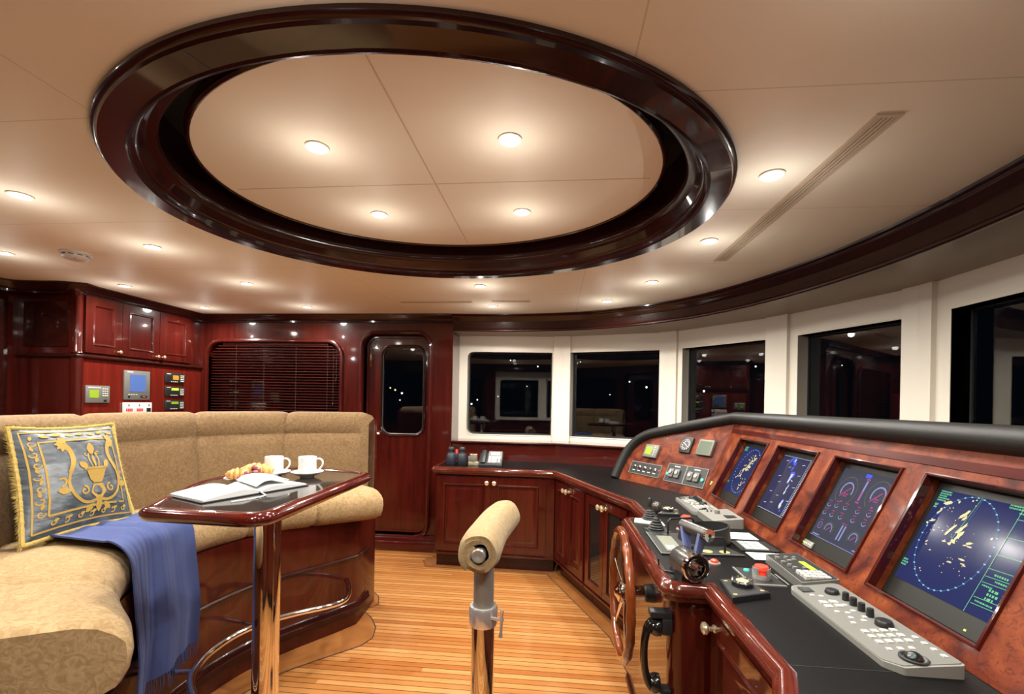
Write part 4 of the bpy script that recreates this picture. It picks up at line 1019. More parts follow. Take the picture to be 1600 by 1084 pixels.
# short return beside the pod (starboard) and the near unit
o = thing('filler_panel', 'plain mahogany panel between the glass cabinet and the helm pod', 'panel', (.5, 2.4, 0))
MB().plate([F1[3], F1[4], (.70, F1[4][1]), (.70, 2.60)], [], .0, .766).build('panel', MAHO, o, smooth=0)
o, T = cab_unit('base_cabinet', 7, .012, (Vector(F1[8]) - Vector(F1[7])).length, 'mahogany base cabinet with a brass knob in front of the near end of the console', [(.022, .405, .050)])
cab_unit('base_cabinet', 8, .006, 1.0, 'mahogany cabinet on the near angled run below the edge of the worktop', [(.035, .50, .47), (.504, .97, .53)])
cab_unit('base_cabinet', 9, .01, .95, 'mahogany cabinet along the port wall behind the view', [(.03, .46, .43), (.47, .93, .5)])
# helm pod
pod = thing('helm_pod', 'projecting mahogany helm pod with rounded glossy corners carrying the steering wheel', 'helm pedestal', (.5, 1.8, 0))
pp_ = round_poly([(.62, 2.17), (.36, 2.17), (.366, 1.43), (.62, 1.43)], [0, .05, .05, 0], 8)
MB().plate(pp_, [], .10, .768).build('body', MAHO, pod, smooth=30)
MB().plate(round_poly([(.62, 2.12), (.40, 2.12), (.40, 1.48), (.62, 1.48)], [0, .04, .04, 0], 5), [], 0, .10).build('plinth', MAHO_D, pod, smooth=30)
MB().sweep(pp_, [(-.004, .095), (.010, .095), (.014, .105), (.010, .118), (.002, .126), (-.004, .126)], closed=False).build('base_moulding', MAHO_D, pod)
# margin board along the counters
mg = [(-1.02, 3.93), (-1.09, 3.80), (-1.02, 3.72), (-.10, 3.70), (.215, 2.95), (.36, 2.55), (.36, 2.3)]
b = MB(); b.plate([(-.98, 3.98), (-1.02, 3.93), (-1.09, 3.80), (-1.03, 3.66), (-.04, 3.635), (.345, 2.70), (.40, 2.3), (.55, 2.3), (.55, 2.7), (.1, 3.98)], [], 0, .0022); struct(b.build('trim_25', INLAY, smooth=0))
b = MB(); b.ribbon([(-1.02, 3.93), (-1.09, 3.80), (-1.03, 3.66), (-.04, 3.635), (.345, 2.70), (.40, 2.3)], .005, .0026); struct(b.build('trim_26', RUBBER, smooth=0))

# ------------------------------------------------------------------ instrument console: burl panels and padded brow
TH_ = math.radians(64); AO = Vector((.855, 2.737, WZ))
WV = Vector((math.cos(TH_), 0, math.sin(TH_))); UV = Vector((0, -1, 0)); NV = Vector((-math.sin(TH_), 0, math.cos(TH_)))
Tm = frame(AO, UV, WV, NV)
U2 = Vector((-.531, .847, 0)).normalized(); H2 = Vector((.847, .531, 0)).normalized(); W2 = H2 * math.cos(TH_) + Vector((0, 0, math.sin(TH_))); N2 = -H2 * math.sin(TH_) + Vector((0, 0, math.cos(TH_)))
Tg = frame(AO, U2, W2, N2)
LM = 1.834
BO_ = Vector((AO.x, 2 * CY - AO.y, WZ)); U3 = Vector((U2.x, -U2.y, 0)); H3 = Vector((H2.x, -H2.y, 0)); W3 = H3 * math.cos(TH_) + Vector((0, 0, math.sin(TH_))); N3 = -H3 * math.sin(TH_) + Vector((0, 0, math.cos(TH_)))
LM = AO.y - BO_.y
T3 = frame(BO_, U3, W3, N3)
con = thing('instrument_console', 'angled red burl instrument console with four sunken screens under a black padded brow', 'console', (.95, CY, WZ))
OPEN = [(.124, .446), (.545, .860), (.975, 1.288), (1.384, 1.711)]; V0, V1 = .056, .396
VT = .50
b = MB(Tm); b.plate([(0, .001), (LM, .001), (LM + .063, VT), (-.063, VT)], [rrect(a, V0, c, V1, 0) for a, c in OPEN], -.02, 0); b.build('main_panel', BURL, con, smooth=0)
wingP = [(0, .001), (.722, .001), (.712, .15), (.672, .255), (.59, .328), (.46, .368), (.2, .43), (-.063, VT)]
MB(Tg).plate(wingP, [], -.02, 0).build('wing_panel', BURL, con, smooth=0)
MB(T3).plate([(x, y) for x, y in wingP], [], -.02, 0).build('wing_panel', BURL, con, smooth=0)
MB(Tm).box((-.048, .425, -.001), (LM + .048, .450, .0025)).build('upper_rail', MAHO_H, con, smooth=0)
for a, c in OPEN:
    O = rrect(a, V0, c, V1, 0)
    MB(Tm).sweep(O, [(-.0008, -.019), (-.0008, .004), (.003, .007), (.007, .006), (.009, 0), (.009, -.004)]).build('opening_bead', MAHO, con)
    MB(Tm).plate(rrect(a - .004, V0 - .004, c + .004, V1 + .004, 0), [rrect(a + .0, V0 + .0, c - .0, V1 - .0, 0)], -.075, -.0205).build('reveal', BURL, con, smooth=0)
# brow
wingIn = catmull([(.722, .0), (.716, .10), (.698, .195), (.655, .272), (.58, .325), (.46, .362), (.30, .402)], 5)
def brow_section(T_, U_, W_, N_, P, flip=False):
    out = []
    for i, p in enumerate(P):
        a = Vector(P[max(0, i - 1)]); c = Vector(P[min(len(P) - 1, i + 1)]); d = (c - a).normalized(); no = Vector((d.y, -d.x))
        out.append((Vector(T_(p[0], p[1], 0)), (U_ * no.x + W_ * no.y).normalized(), N_))
    return out
S1 = brow_section(Tg, U2, W2, N2, wingIn)
jw = (W2 + WV).normalized() / math.cos(W2.angle(WV) / 2); jn = (N2 + NV).normalized() / math.cos(N2.angle(NV) / 2)
S1.append((Vector(Tm(-.0615, .485, 0)), jw, jn))
jw3 = (W3 + WV).normalized() / math.cos(W3.angle(WV) / 2); jn3 = (N3 + NV).normalized() / math.cos(N3.angle(NV) / 2)
S2 = [(Vector(Tm(LM + .0615, .485, 0)), jw3, jn3)]
S3 = brow_section(T3, U3, W3, N3, wingIn)[::-1]
path = S1 + S2 + S3
prof = [(-.006, -.012), (-.004, .012), (.002, .030), (.012, .040), (.028, .043), (.045, .040), (.058, .030), (.066, .014), (.068, -.008), (.066, -.035)]
b = MB(); rings = []
for i, (P_, o_, n_) in enumerate(path):
    k = 1.0
    rings.append([b.v(P_ + o_ * o * k + n_ * h) for o, h in prof])
for r1, r2 in zip(rings, rings[1:]):
    for j in range(len(prof)): b._f([r1[j], r2[j], r2[(j + 1) % len(prof)], r1[(j + 1) % len(prof)]])
b._f(rings[0]); b._f(rings[-1])
for v in b.bm.verts:
    if v.co.z < WZ + .0005: v.co.z = WZ + .0005
b.build('brow', BROW, con, smooth=40)
# casing behind
b = MB(); cs = [(.985, WZ + .001), (1.125, 1.262), (1.36, 1.262), (1.42, WZ + .001)]
b.plate(cs, [], -AO.y, -BO_.y, T=lambda u, v, h: (u, -h, v)); b.build('casing', BROW, con, smooth=0)
for T_ in (Tg, T3):
    b = MB(T_); q = [b.v(T_(0, .001, -.021)), b.v(T_(.715, .001, -.021)), b.v(T_(.62, .30, -.021)), b.v(T_(-.06, .485, -.021)), ]
    back = [b.v(Vector(T_(0.0, .0, 0)) + (H2 if T_ is Tg else H3) * .45 + Vector((0, 0, .001))), b.v(Vector(T_(.50, 0, 0)) + (H2 if T_ is Tg else H3) * .33 + Vector((0, 0, .001))), b.v(Vector(T_(.50, 0, 0)) + (H2 if T_ is Tg else H3) * .30 + Vector((0, 0, .26))), b.v(Vector(T_(.0, 0, 0)) + (H2 if T_ is Tg else H3) * .42 + Vector((0, 0, .43)))]
    b._f(q); b._f(back[::-1])
    for i in range(4): j = (i + 1) % 4; b._f([q[i], q[j], back[j], back[i]])
    b.build('wing_casing', BROW, con, smooth=0)

# ------------------------------------------------------------------ monitors
def monitor(k, label):
    a, c = OPEN[k]
    o = thing('monitor', label, 'monitor', Tm((a + c) / 2, V0, -.05), 'monitors sunk into the console')
    MB(Tm).box((a + .0015, V0 + .0015, -.070), (c - .0015, V1 - .0015, -.036)).build('bezel', SC_BEZEL, o, smooth=0)
    return o, a + .018, .107, .268, .268
def scr_T(u0, v0, wd, ht): return lambda s_, t, h=0: Tm(u0 + wd * s_, v0 + ht * t, -.0345 + h)
def circ(b, cx, cy, rx, ry, wd, h, a0=0, a1=2 * PI, n=48):
    P = [(cx + rx * math.cos(a0 + (a1 - a0) * i / n), cy + ry * math.sin(a0 + (a1 - a0) * i / n)) for i in range(n + 1)]
    b.ribbon(P, wd, h)
def dash(b, x, y, w_, h_, z): b.poly([(x, y), (x + w_, y), (x + w_, y + h_), (x, y + h_)], z)
def text_rows(b, x, y, w_, rows, lh, rng, z=.0008, ch=.011):
    for r in range(rows):
        xx = x
        while xx < x + w_ * (1 - .35 * rng.random()):
            cw = ch * rng.choice((.6, .8, 1, 1.4)); dash(b, xx, y - r * lh, cw, lh * .58, z); xx += cw + ch * .45
def blob(b, x, y, rx, ry, ang, rng, z=.0008, n=14):
    P = []
    for i in range(n):
        a = 2 * PI * i / n; r = .7 + .6 * rng.random(); px, py = rx * r * math.cos(a), ry * r * math.sin(a); P.append((x + px * math.cos(ang) - py * math.sin(ang), y + px * math.sin(ang) + py * math.cos(ang)))
    for i in range(n):
        b._f([b.v(b.T(x, y, z)), b.v(b.T(*P[i], z)), b.v(b.T(*P[(i + 1) % n], z))])
def led(o, a, u):
    MB(Tm).box((a + u, V0 + .012, -.036), (a + u + .004, V0 + .016, -.0345)).build('power_led', LED, o, smooth=0)
# near radar
rg_ = random.Random(5)
o, u0, v0, wd, ht = monitor(3, 'large radar monitor nearest the viewer, navy screen with cream echoes and green text'); TS = scr_T(u0, v0, wd, ht)
sc_ = MB(TS).box((0, 0, -.002), (1.02, 1, 0)).build('screen', SC_NAVY, o, smooth=0)
b = MB(TS)
for (x, y, rx, ry, an) in ((.36, .80, .016, .055, -.55), (.38, .77, .012, .035, -.5), (.31, .63, .014, .06, -.45), (.295, .60, .012, .035, -.2), (.40, .66, .016, .075, -.5), (.415, .60, .02, .05, -.35), (.39, .53, .025, .02, 0), (.37, .50, .018, .016, 0), (.305, .505, .022, .008, .2),
                           (.54, .56, .032, .011, .3), (.56, .53, .026, .007, 0), (.51, .53, .02, .006, .3), (.46, .34, .02, .007, 0), (.55, .40, .03, .008, 0), (.58, .365, .026, .006, .1), (.60, .355, .02, .006, 0), (.15, .88, .045, .016, .35), (.135, .86, .02, .01, .3), (.25, .91, .01, .014, 0), (.10, .765, .026, .010, .9), (.11, .80, .012, .014, 0), (.08, .665, .034, .010, .5), (.04, .63, .012, .010, 0),
                           (.37, .95, .008, .010, 0), (.40, .965, .009, .006, 0), (.42, .91, .006, .006, 0), (.70, .66, .012, .012, 0), (.14, .45, .016, .006, .6), (.15, .42, .012, .006, 0), (.22, .38, .014, .006, .2), (.22, .18, .008, .006, 0), (.24, .16, .006, .006, 0), (.66, .26, .006, .006, 0), (.17, .17, .007, .004, 0), (.19, .83, .008, .006, 0), (.22, .84, .006, .006, 0)):
    blob(b, x, y, rx, ry, an, rg_)
for _ in range(46):
    x, y = rg_.choice(((.36, .55), (.12, .6), (.5, .36), (.2, .85), (.05, .5), (.34, .7))); x += rg_.gauss(0, .07); y += rg_.gauss(0, .07)
    if .01 < x < .72: blob(b, x, y, .003 + .004 * rg_.random(), .003 + .003 * rg_.random(), 0, rg_, n=6)
b.build('echoes', G_CREAM, sc_, smooth=0)
b = MB(TS); circ(b, .405, .515, .355, .475, .004, .0006); b.ribbon([(.405, .515), (.45, .99)], .0035, .0006); b.build('range_ring', G_LINE, sc_, smooth=0)
b = MB(TS)
for i in range(36):
    a = 2 * PI * i / 36; x, y = .405 + .355 * math.cos(a), .515 + .475 * math.sin(a); dash(b, x - .010, y - .006, .020, .012, .0009)
b.build('bearing_ticks', G_CYAN, sc_, smooth=0)
b = MB(TS); b.ribbon([(.36, .50), (.44, 1.0)], .004, .001); b.ribbon([(.79, -.0), (.815, 1)], .005, .001)
for y in (.88, .71, .545, .415, .345, .29, .15, .09): b.ribbon([(.806, y), (1.01, y + .01)], .005, .001)
text_rows(b, .012, .975, .13, 5, .024, rg_); text_rows(b, .012, .83, .04, 2, .03, rg_); text_rows(b, .0, .20, .06, 3, .028, rg_); text_rows(b, .70, .985, .28, 2, .024, rg_); text_rows(b, .80, .93, .16, 1, .022, rg_)
text_rows(b, .87, .37, .12, 1, .03, rg_, ch=.016); text_rows(b, .90, .32, .1, 1, .026, rg_); text_rows(b, .82, .26, .1, 1, .022, rg_); text_rows(b, .89, .235, .1, 3, .038, rg_, ch=.02); text_rows(b, .83, .115, .18, 1, .024, rg_)
b.build('lettering', G_GREEN, sc_, smooth=0); led(o, OPEN[3][0], .25)
# engine gauges
o, u0, v0, wd, ht = monitor(2, 'grey engine monitor with round magenta and lilac gauges, second screen from the viewer'); TS = scr_T(u0, v0, wd, ht); rg_ = random.Random(8)
sc_ = MB(TS).box((0, 0, -.002), (1.0, 1, 0)).build('screen', SC_DIM, o, smooth=0)
bl_ = MB(TS); bp_ = MB(TS); bo_ = MB(TS)
for x, y in ((.25, .70), (.79, .74)):
    circ(bl_, x, y, .105, .115, .020, .001, -.3, PI + .5); circ(bo_, x - .01, y + .0, .175, .195, .006, .0008, -.9, PI + 1.0); bp_.ribbon([(x - .09, y - .09), (x + .05, y + .05)], .014, .0012); text_rows(bp_, x - .03, y - .05, .09, 2, .03, rg_, .0012); dash(bp_, x - .015, y - .16, .03, .02, .0012)
for x, y in ((.07, .47), (.21, .485), (.38, .495), (.61, .50), (.80, .51), (.96, .52), (.06, .35), (.21, .35), (.38, .36), (.61, .38), (.80, .385), (.96, .39)):
    circ(bl_, x, y, .036, .036, .010, .001, PI, 2 * PI - .3, 16); bp_.ribbon([(x - .02, y + .005), (x + .02, y + .018)], .008, .0012); text_rows(bp_, x - .03, y + .042, .06, 1, .02, rg_, .0012)
for x, y in ((.28, .155), (.76, .165)):
    circ(bl_, x, y, .065, .068, .012, .001, -.4, PI + .4, 24); bp_.ribbon([(x - .035, y - .035), (x + .03, y + .03)], .010, .0012); circ(bo_, x, y, .09, .09, .005, .0008, -.6, PI + .6, 24)
for x, y in ((.10, .16), (.95, .17)): circ(bl_, x, y, .042, .046, .006, .001, n=24); bp_.ribbon([(x - .02, y - .02), (x + .02, y + .02)], .010, .0012); text_rows(bp_, x - .03, y + .07, .07, 1, .02, rg_, .0012)
dash(bl_, .505, .62, .030, .27, .001); dash(bp_, .51, .62, .020, .13, .0012); dash(bp_, .49, .90, .06, .02, .0012); dash(bp_, .49, .585, .06, .02, .0012)
for x in (.49, .545): dash(bl_, x, .07, .025, .20, .001); text_rows(bp_, x - .02, .285, .06, 1, .02, rg_, .0012)
dash(bl_, .04, .02, .14, .016, .001); dash(bl_, .84, .03, .14, .016, .001); circ(bl_, .5, .5, 0.0001, .0001, .00001, .001, n=3); bl_.ribbon([(.0, .004), (1, .004)], .008, .001)
bl_.build('gauge_arcs', G_LILAC, sc_, smooth=0); bp_.build('needles', G_PINK, sc_, smooth=0); bo_.build('outer_scales', G_OLIVE, sc_, smooth=0)
b = MB(TS); dash(b, .44, .93, .10, .05, .001); b.build('title_block', G_BLUE, sc_, smooth=0)
MB(Tm).box((OPEN[2][0] + .012, V0 + .002, -.036), (OPEN[2][0] + .068, V0 + .026, -.030), bev=.002).build('button_strip', LGREY, o); led(o, OPEN[2][0], .004)
for i in range(4): MB(Tm).box((OPEN[2][0] + .020 + i * .012, V0 + .010, -.030), (OPEN[2][0] + .026 + i * .012, V0 + .016, -.029)).build('button', LED if i == 0 else PALE, o, smooth=0)
# chart plotter
o, u0, v0, wd, ht = monitor(1, 'dark slate plotter monitor with blue and white echoes, third screen from the viewer'); TS = scr_T(u0, v0, wd, ht); rg_ = random.Random(3)
sc_ = MB(TS).box((0, 0, -.002), (1.0, 1, 0)).build('screen', SC_SLATE, o, smooth=0)
b = MB(TS); b2 = MB(TS)
for (x, y, rx, ry) in ((.36, .95, .04, .05), (.42, .88, .05, .03), (.28, .92, .02, .06), (.43, .80, .02, .04), (.50, .70, .06, .05), (.50, .64, .03, .05), (.55, .53, .02, .02), (.62, .25, .03, .03), (.67, .10, .02, .02)): blob(b, x, y, rx, ry, -.3, rg_)
for (x, y, rx, ry) in ((.40, .93, .02, .03), (.50, .67, .035, .05), (.49, .59, .022, .05), (.55, .47, .014, .05), (.55, .39, .018, .035), (.61, .22, .025, .06), (.62, .16, .03, .04), (.58, .60, .03, .008)): blob(b2, x, y, rx, ry, -.3, rg_, .0012)
b.build('blue_echoes', G_BLUE, sc_, smooth=0)
b2.ribbon([(.76, 0), (.80, 1)], .006, .001); b2.ribbon([(0, .015), (1, .015)], .006, .001); b2.ribbon([(.0, .985), (.8, .985)], .004, .001)
for x, y in ((.14, .62), (.3, .8), (.22, .52), (.36, .30), (.12, .33), (.66, .70), (.68, .50), (.3, .16), (.12, .12), (.14, .9), (.64, .88), (.70, .27)): b2.ribbon([(x, y), (x + .07, y + .012)], .008, .0012)
for i in range(34): dash(b2, .79 + .0012 * i, .04 + i * .027, .05 + .06 * rg_.random(), .013, .0012)
b2.build('white_traces', G_WHITE, sc_, smooth=0)
b = MB(TS); dash(b, .83, .95, .10, .02, .0014); b.build('green_mark', G_GREEN, sc_, smooth=0); led(o, OPEN[1][0], .29)
# far radar
o, u0, v0, wd, ht = monitor(0, 'narrow looking radar monitor farthest from the viewer, navy with a dotted ring'); TS = scr_T(u0, v0, wd, ht); rg_ = random.Random(11)
sc_ = MB(TS).box((0, 0, -.002), (1.0, 1, 0)).build('screen', SC_NAVY, o, smooth=0)
b = MB(TS)
for _ in range(70):
    k = rg_.random(); x, y = .30 + .38 * k + rg_.gauss(0, .05), .30 + .55 * k + rg_.gauss(0, .07); blob(b, x, min(.97, y), .006 + .014 * rg_.random(), .006 + .02 * rg_.random(), rg_.random(), rg_, n=7)
for _ in range(18): blob(b, .62 + rg_.gauss(0, .05), .22 + rg_.gauss(0, .06), .012, .012, 0, rg_, n=6)
b.build('echoes', G_CREAM, sc_, smooth=0)
b = MB(TS)
for i in range(40):
    a = 2 * PI * i / 40; x, y = .52 + .40 * math.cos(a), .50 + .46 * math.sin(a); dash(b, x - .010, y - .007, .020, .014, .0009)
b.build('bearing_ticks', G_CYAN, sc_, smooth=0)
b = MB(TS); text_rows(b, .02, .97, .15, 4, .024, rg_); text_rows(b, .80, .97, .18, 2, .024, rg_); text_rows(b, .0, .20, .08, 2, .026, rg_); b.build('lettering', G_GREEN, sc_, smooth=0); led(o, OPEN[0][0], .29)

# ------------------------------------------------------------------ instruments on the wing panel
def wing_dev(name, u0, v0, u1, v1, th, m, label, cat, T_=None, group=None, bev=.004):
    o = thing(name, label, cat, Tg((u0 + u1) / 2, v0, 0), group)
    MB(Tg).box((u0, v0, 0), (u1, v1, th), bev=bev).build('housing', m, o)
    return o
o = wing_dev('autopilot_display', .432, .190, .556, .284, .020, GREY, 'small grey square display with a yellow green screen on the far wing panel', 'display')
MB(Tg).box((.484, .208, .020), (.540, .266, .0212)).build('screen', GREEN_LCD, o, smooth=0)
b = MB(Tg)
for i in range(4): b.cyl(.005, .020, .0225, T=lambda u, v, h, i=i: Tg(.460 + u, .210 + .018 * i + v, h), seg=8)
b.build('buttons', PALE, o)
o = wing_dev('rudder_gauge', .180, .258, .266, .364, .016, DARKG, 'upright grey instrument with a round white ringed dial, beside the blank display', 'gauge')
Tdial = lambda u, v, h=0: Tg(.223 + u, .311 + v, .016 + h)
MB(Tdial).lathe([(.037, 0), (.038, .004), (.034, .005), (.033, .001)], seg=28).build('dial_rim', LGREY, o); MB(Tdial).lathe([(0, .001), (.033, .001)], seg=28).build('dial_face', BLACK, o)
b = MB(Tdial)
for k in range(12): a = 2 * PI * k / 12; b.ribbon([(.022 * math.cos(a), .022 * math.sin(a)), (.031 * math.cos(a), .031 * math.sin(a))], .0035, .0018)
b.ribbon([(-.016, -.012), (.02, .015)], .003, .002); b.build('dial_marks', WHITE, o, smooth=0)
o = wing_dev('blank_display', .019, .256, .128, .358, .020, GREY, 'dark green blank square display at the upper right of the wing panel', 'display')
MB(Tg).box((.030, .268, .020), (.117, .346, .0208)).build('screen', LCD_OFF, o, smooth=0)
def sw_panel(u0, v0, u1, v1, label, nm='switch_unit'):
    o = thing(nm, label, 'switch panel', Tg((u0 + u1) / 2, v0, 0), 'switch panels on the wing')
    MB(Tg).box((u0, v0, 0), (u1, v1, .005)).build('plate', DARKG, o, smooth=0)
    MB(Tg).plate(rrect(u0 - .002, v0 - .002, u1 + .002, v1 + .002, 0), [rrect(u0 + .001, v0 + .001, u1 - .001, v1 - .001, 0)], 0, .0058).build('edge_strip', LGREY, o, smooth=0)
    return o
o = sw_panel(.360, .064, .642, .148, 'dark switch panel with a row of five chrome toggles')
for i in range(5):
    u = .60 - i * .048
    T_ = lambda p, q, h, u=u: Tg(u + p, .112 + q, .005 + h)
    k = MB(T_).lathe([(0, 0), (.012, 0), (.012, .004), (.006, .006), (0, .006)], seg=14).build('toggle_collar', CHROME, o)
    MB().tube([T_(0, 0, .004), T_(.002, -.004, .018), T_(.003, -.010, .026)], [.003, .004, .0055], 8).build('lever', CHROME, k)
    MB(Tg).box((u - .012, .084, .005), (u + .012, .090, .0056)).build('legend', PALE, o, smooth=0)
MB(T_ := (lambda p, q, h: Tg(.372 + p, .112 + q, .005 + h))).lathe([(0, 0), (.006, 0), (.005, .004), (0, .005)], seg=10).build('lamp', RED, o)
for (ua, ub, lab, tealu) in ((.161, .308, 'dark switch panel with two grey knobs and a blue lamp, left of the touching pair', .292), (.004, .156, 'dark switch panel with two grey knobs and a green button, right of the touching pair', .022)):
    o = sw_panel(ua, .058, ub, .176, lab)
    for i in range(2):
        cu = ua + .055 + i * .046 if tealu > .2 else ua + .062 + i * .046
        MB(Tg).box((cu - .018, .085, .005), (cu + .018, .142, .018), bev=.004).build('rocker', GREY, o)
        MB(lambda p, q, h, cu=cu: Tg(cu + p, .118 + q, .018 + h)).lathe([(0, 0), (.013, 0), (.012, .008), (0, .009)], seg=16).build('knob', STEEL, o)
    MB(lambda p, q, h: Tg(tealu + p, .105 + q, .005 + h)).lathe([(0, 0), (.011, 0), (.010, .007), (0, .009)], seg=16).build('button', TEAL, o)
    MB(Tg).box(((ua + ub) / 2 - .022, .158, .005), ((ua + ub) / 2 + .022, .165, .0056)).build('legend', PALE, o, smooth=0)
o = thing('push_button_lamp', 'tiny square yellow lamp at the lower corner beside the far radar screen', 'lamp', Tm(.045, .10, 0))
MB(Tm).box((.038, .095, 0), (.056, .118, .004), bev=.001).build('lens', mat('olive_lens', (.35, .32, .12), .4), o)

# ------------------------------------------------------------------ controls on the worktop
def slab(b, P, z0, z1, taper=.0, low=None):
    """wedge from polygon P, optionally lower towards the operator side"""
    cx = sum(p[0] for p in P) / len(P); cy = sum(p[1] for p in P) / len(P)
    lo = [b.v((x, y, z0)) for x, y in P]
    top = [b.v((cx + (x - cx) * (1 - taper), cy + (y - cy) * (1 - taper), z1 if low is None else low(x, y))) for x, y in P]
    b._f(lo[::-1]); b._f(top); n = len(P)
    for i in range(n): b._f([lo[i], lo[(i + 1) % n], top[(i + 1) % n], top[i]])
    return b
def knob(r, h, x, y, z, m, parent, name='knob', ch=False):
    T_ = lambda u, v, hh: (x + u, y + v, z + hh)
    return MB(T_).lathe([(0, 0), (r, 0), (r * .98, h * .3), (r * .88, h - .002), (r * .8, h), (0, h)], seg=22).build(name, m, parent)
def radar_keyboard(x0, x1, yn, yf, label):
    o = thing('radar_keyboard', label, 'keyboard', ((x0 + x1) / 2, (yn + yf) / 2, WZ), 'grey radar keyboards')
    P = round_poly([(x0 - .012, yn + .028), (x0 + .012, yn), (x1, yn), (x1, yf), (x0, yf), (x0 - .012, yf - .03)], [.012, .01, .008, .02, .02, .012], 3)
    zt = lambda x, y: WZ + .014 + .014 * (x - x0) / (x1 - x0)
    b = MB(); slab(b, P, WZ, 0, .0, zt); b.build('housing', LGREY, o, smooth=30)
    P2 = [(x * .985 + (x0 + x1) / 2 * .015, y * .97 + (yn + yf) / 2 * .03) for x, y in P]
    b = MB(); slab(b, P2, WZ + .010, 0, .0, lambda x, y: zt(x, y) + .0016); b.build('top_plate', GREY, o, smooth=0)
    L_ = yf - yn; at = lambda a, c: (x0 + (x1 - x0) * c, yf - L_ * a)
    def put(a, c): x, y = at(a, c); return x, y, zt(x, y) + .0018
    x, y, z = put(.09, .22); MB().box((x - .022, y - .018, z), (x + .026, y + .016, z + .001)).build('display', LCD_DARK, o, smooth=0)
    x, y, z = put(.16, .60); knob(.018, .010, x, y, z, BLACK, o)
    for k in range(4): x, y, z = put(.27 + .075 * k, .66); knob(.0085, .020, x, y, z, BLACK, o)
    x, y, z = put(.60, .68); knob(.019, .012, x, y, z, BLACK, o)
    b = MB()
    def key(a, c, w_, h_, hh=.0022): x, y, z = put(a, c); b.box((x - w_ / 2, y - h_ / 2, z - .001), (x + w_ / 2, y + h_ / 2, z + hh))
    for i in range(2):
        for j in range(2): key(.29 + .055 * i, .18 + .20 * j, .018, .015)
    for i in range(3):
        for j in range(4): key(.66 + .055 * i, .22 + .16 * j, .013, .012)
    for a, c in ((.18, .15), (.20, .30), (.42, .20), (.44, .36), (.50, .30), (.54, .45), (.56, .22), (.84, .22), (.84, .40), (.84, .58), (.74, .88), (.80, .88), (.86, .88), (.92, .88), (.34, .5), (.42, .5), (.50, .55)): key(a, c, .010, .009, .0015)
    b.build('keys', PALE, o, smooth=0)
    x, y, z = put(.93, .40); MB(lambda u, v, h: (x + u, y + v, z + h)).lathe([(.026, -.002), (.026, .002), (.022, .003), (.018, .0)], seg=28).build('trackball_ring', DARKG, o)
    MB().ball((x, y, z - .003), .017, seg=20, n=12).build('trackball', BLACKG, o)
    return o
radar_keyboard(.700, .826, .985, 1.405, 'grey radar keyboard with black knobs and trackball in front of the nearest screen')
radar_keyboard(.700, .815, 2.295, 2.66, 'grey radar keyboard with black knobs at the far end, in front of the farthest screen')
o = thing('joystick_unit', 'tall grey control unit with a knob and dark key block beside the far radar keyboard', 'control unit', (.775, 2.17, WZ))
b = MB(); slab(b, round_poly([(.705, 2.075), (.838, 2.075), (.838, 2.275), (.700, 2.285)], .012, 3), WZ, 0, 0, lambda x, y: WZ + .030 + .012 * (x - .7) / .13); b.build('housing', LGREY, o, smooth=30)
knob(.012, .016, .765, 2.20, WZ + .035, GREY, o); MB().box((.775, 2.105, WZ + .036), (.820, 2.150, WZ + .0415)).build('key_block', DARKG, o, smooth=0)
b = MB()
for i in range(4): b.ball((.735 + .018 * i, 2.245, WZ + .036), .005, seg=8, n=5)
b.build('buttons', BLACK, o)
o = thing('message_terminal', 'grey keypad terminal with a lit lime green display and white keys below the gauge screen', 'control unit', (.78, 1.52, WZ))
zt = lambda x, y: WZ + .026 + .010 * (x - .73) / .1
b = MB(); slab(b, round_poly([(.727, 1.398), (.838, 1.408), (.838, 1.648), (.735, 1.648)], .006, 2), WZ, 0, .0, zt); b.build('housing', GREY, o, smooth=30)
b = MB(); slab(b, round_poly([(.731, 1.404), (.835, 1.413), (.835, 1.643), (.739, 1.643)], .005, 2), WZ + .02, 0, .0, lambda x, y: zt(x, y) + .0012); b.build('top_plate', DARKG, o, smooth=30)
MB().box((.800, 1.485, WZ + .033), (.816, 1.560, WZ + .0362)).build('display', LIME, o, smooth=0)
b = MB()
for i in range(4):
    for j in range(3): b.box((.748 + .019 * i, 1.415 + .021 * j, WZ + .028), (.762 + .019 * i, 1.431 + .021 * j, WZ + .0385))
b.build('keys', PALE, o, smooth=0)
for (x, y) in ((.755, 1.525), (.78, 1.60), (.76, 1.62), (.805, 1.60)): knob(.0075, .008, x, y, WZ + .030, GREY, o)
b = MB()
for (x, y) in ((.745, 1.55), (.77, 1.565), (.745, 1.59), (.79, 1.575), (.755, 1.50), (.785, 1.50)): b.box((x, y, WZ + .028), (x + .012, y + .010, WZ + .0365))
b.build('small_keys', LGREY, o, smooth=0)
def sheet(x0, y0, x1, y1, lab, col=None, tilt=.004):
    o = thing('instruction_card', lab, 'card', ((x0 + x1) / 2, (y0 + y1) / 2, WZ), 'printed cards on the worktop')
    MB().box((x0 - .003, y0 - .003, WZ), (x1 + .003, y1 + .003, WZ + .004)).build('backing', BLACK, o, smooth=0)
    MB().box((x0, y0, WZ + .004), (x1, y1, WZ + .0048)).build('paper', PAPER, o, smooth=0)
    return o
o = sheet(.700, 1.90, .824, 2.00, 'white printed card on the worktop behind the round binnacle cup')
MB().box((.765, 1.92, WZ + .0048), (.800, 1.965, WZ + .0052)).build('printed_block', PRINT, o, smooth=0)
o = sheet(.705, 1.655, .826, 1.735, 'white printed card tucked against the lime display terminal')
MB().box((.778, 1.665, WZ + .0048), (.800, 1.715, WZ + .0052)).build('printed_block', PRINT, o, smooth=0)
b = MB(); [b.box((.72 + .018 * i, 1.71, WZ + .0048), (.731 + .018 * i, 1.716, WZ + .0052)) for i in range(3)]; b.build('print', PRINT, o, smooth=0)
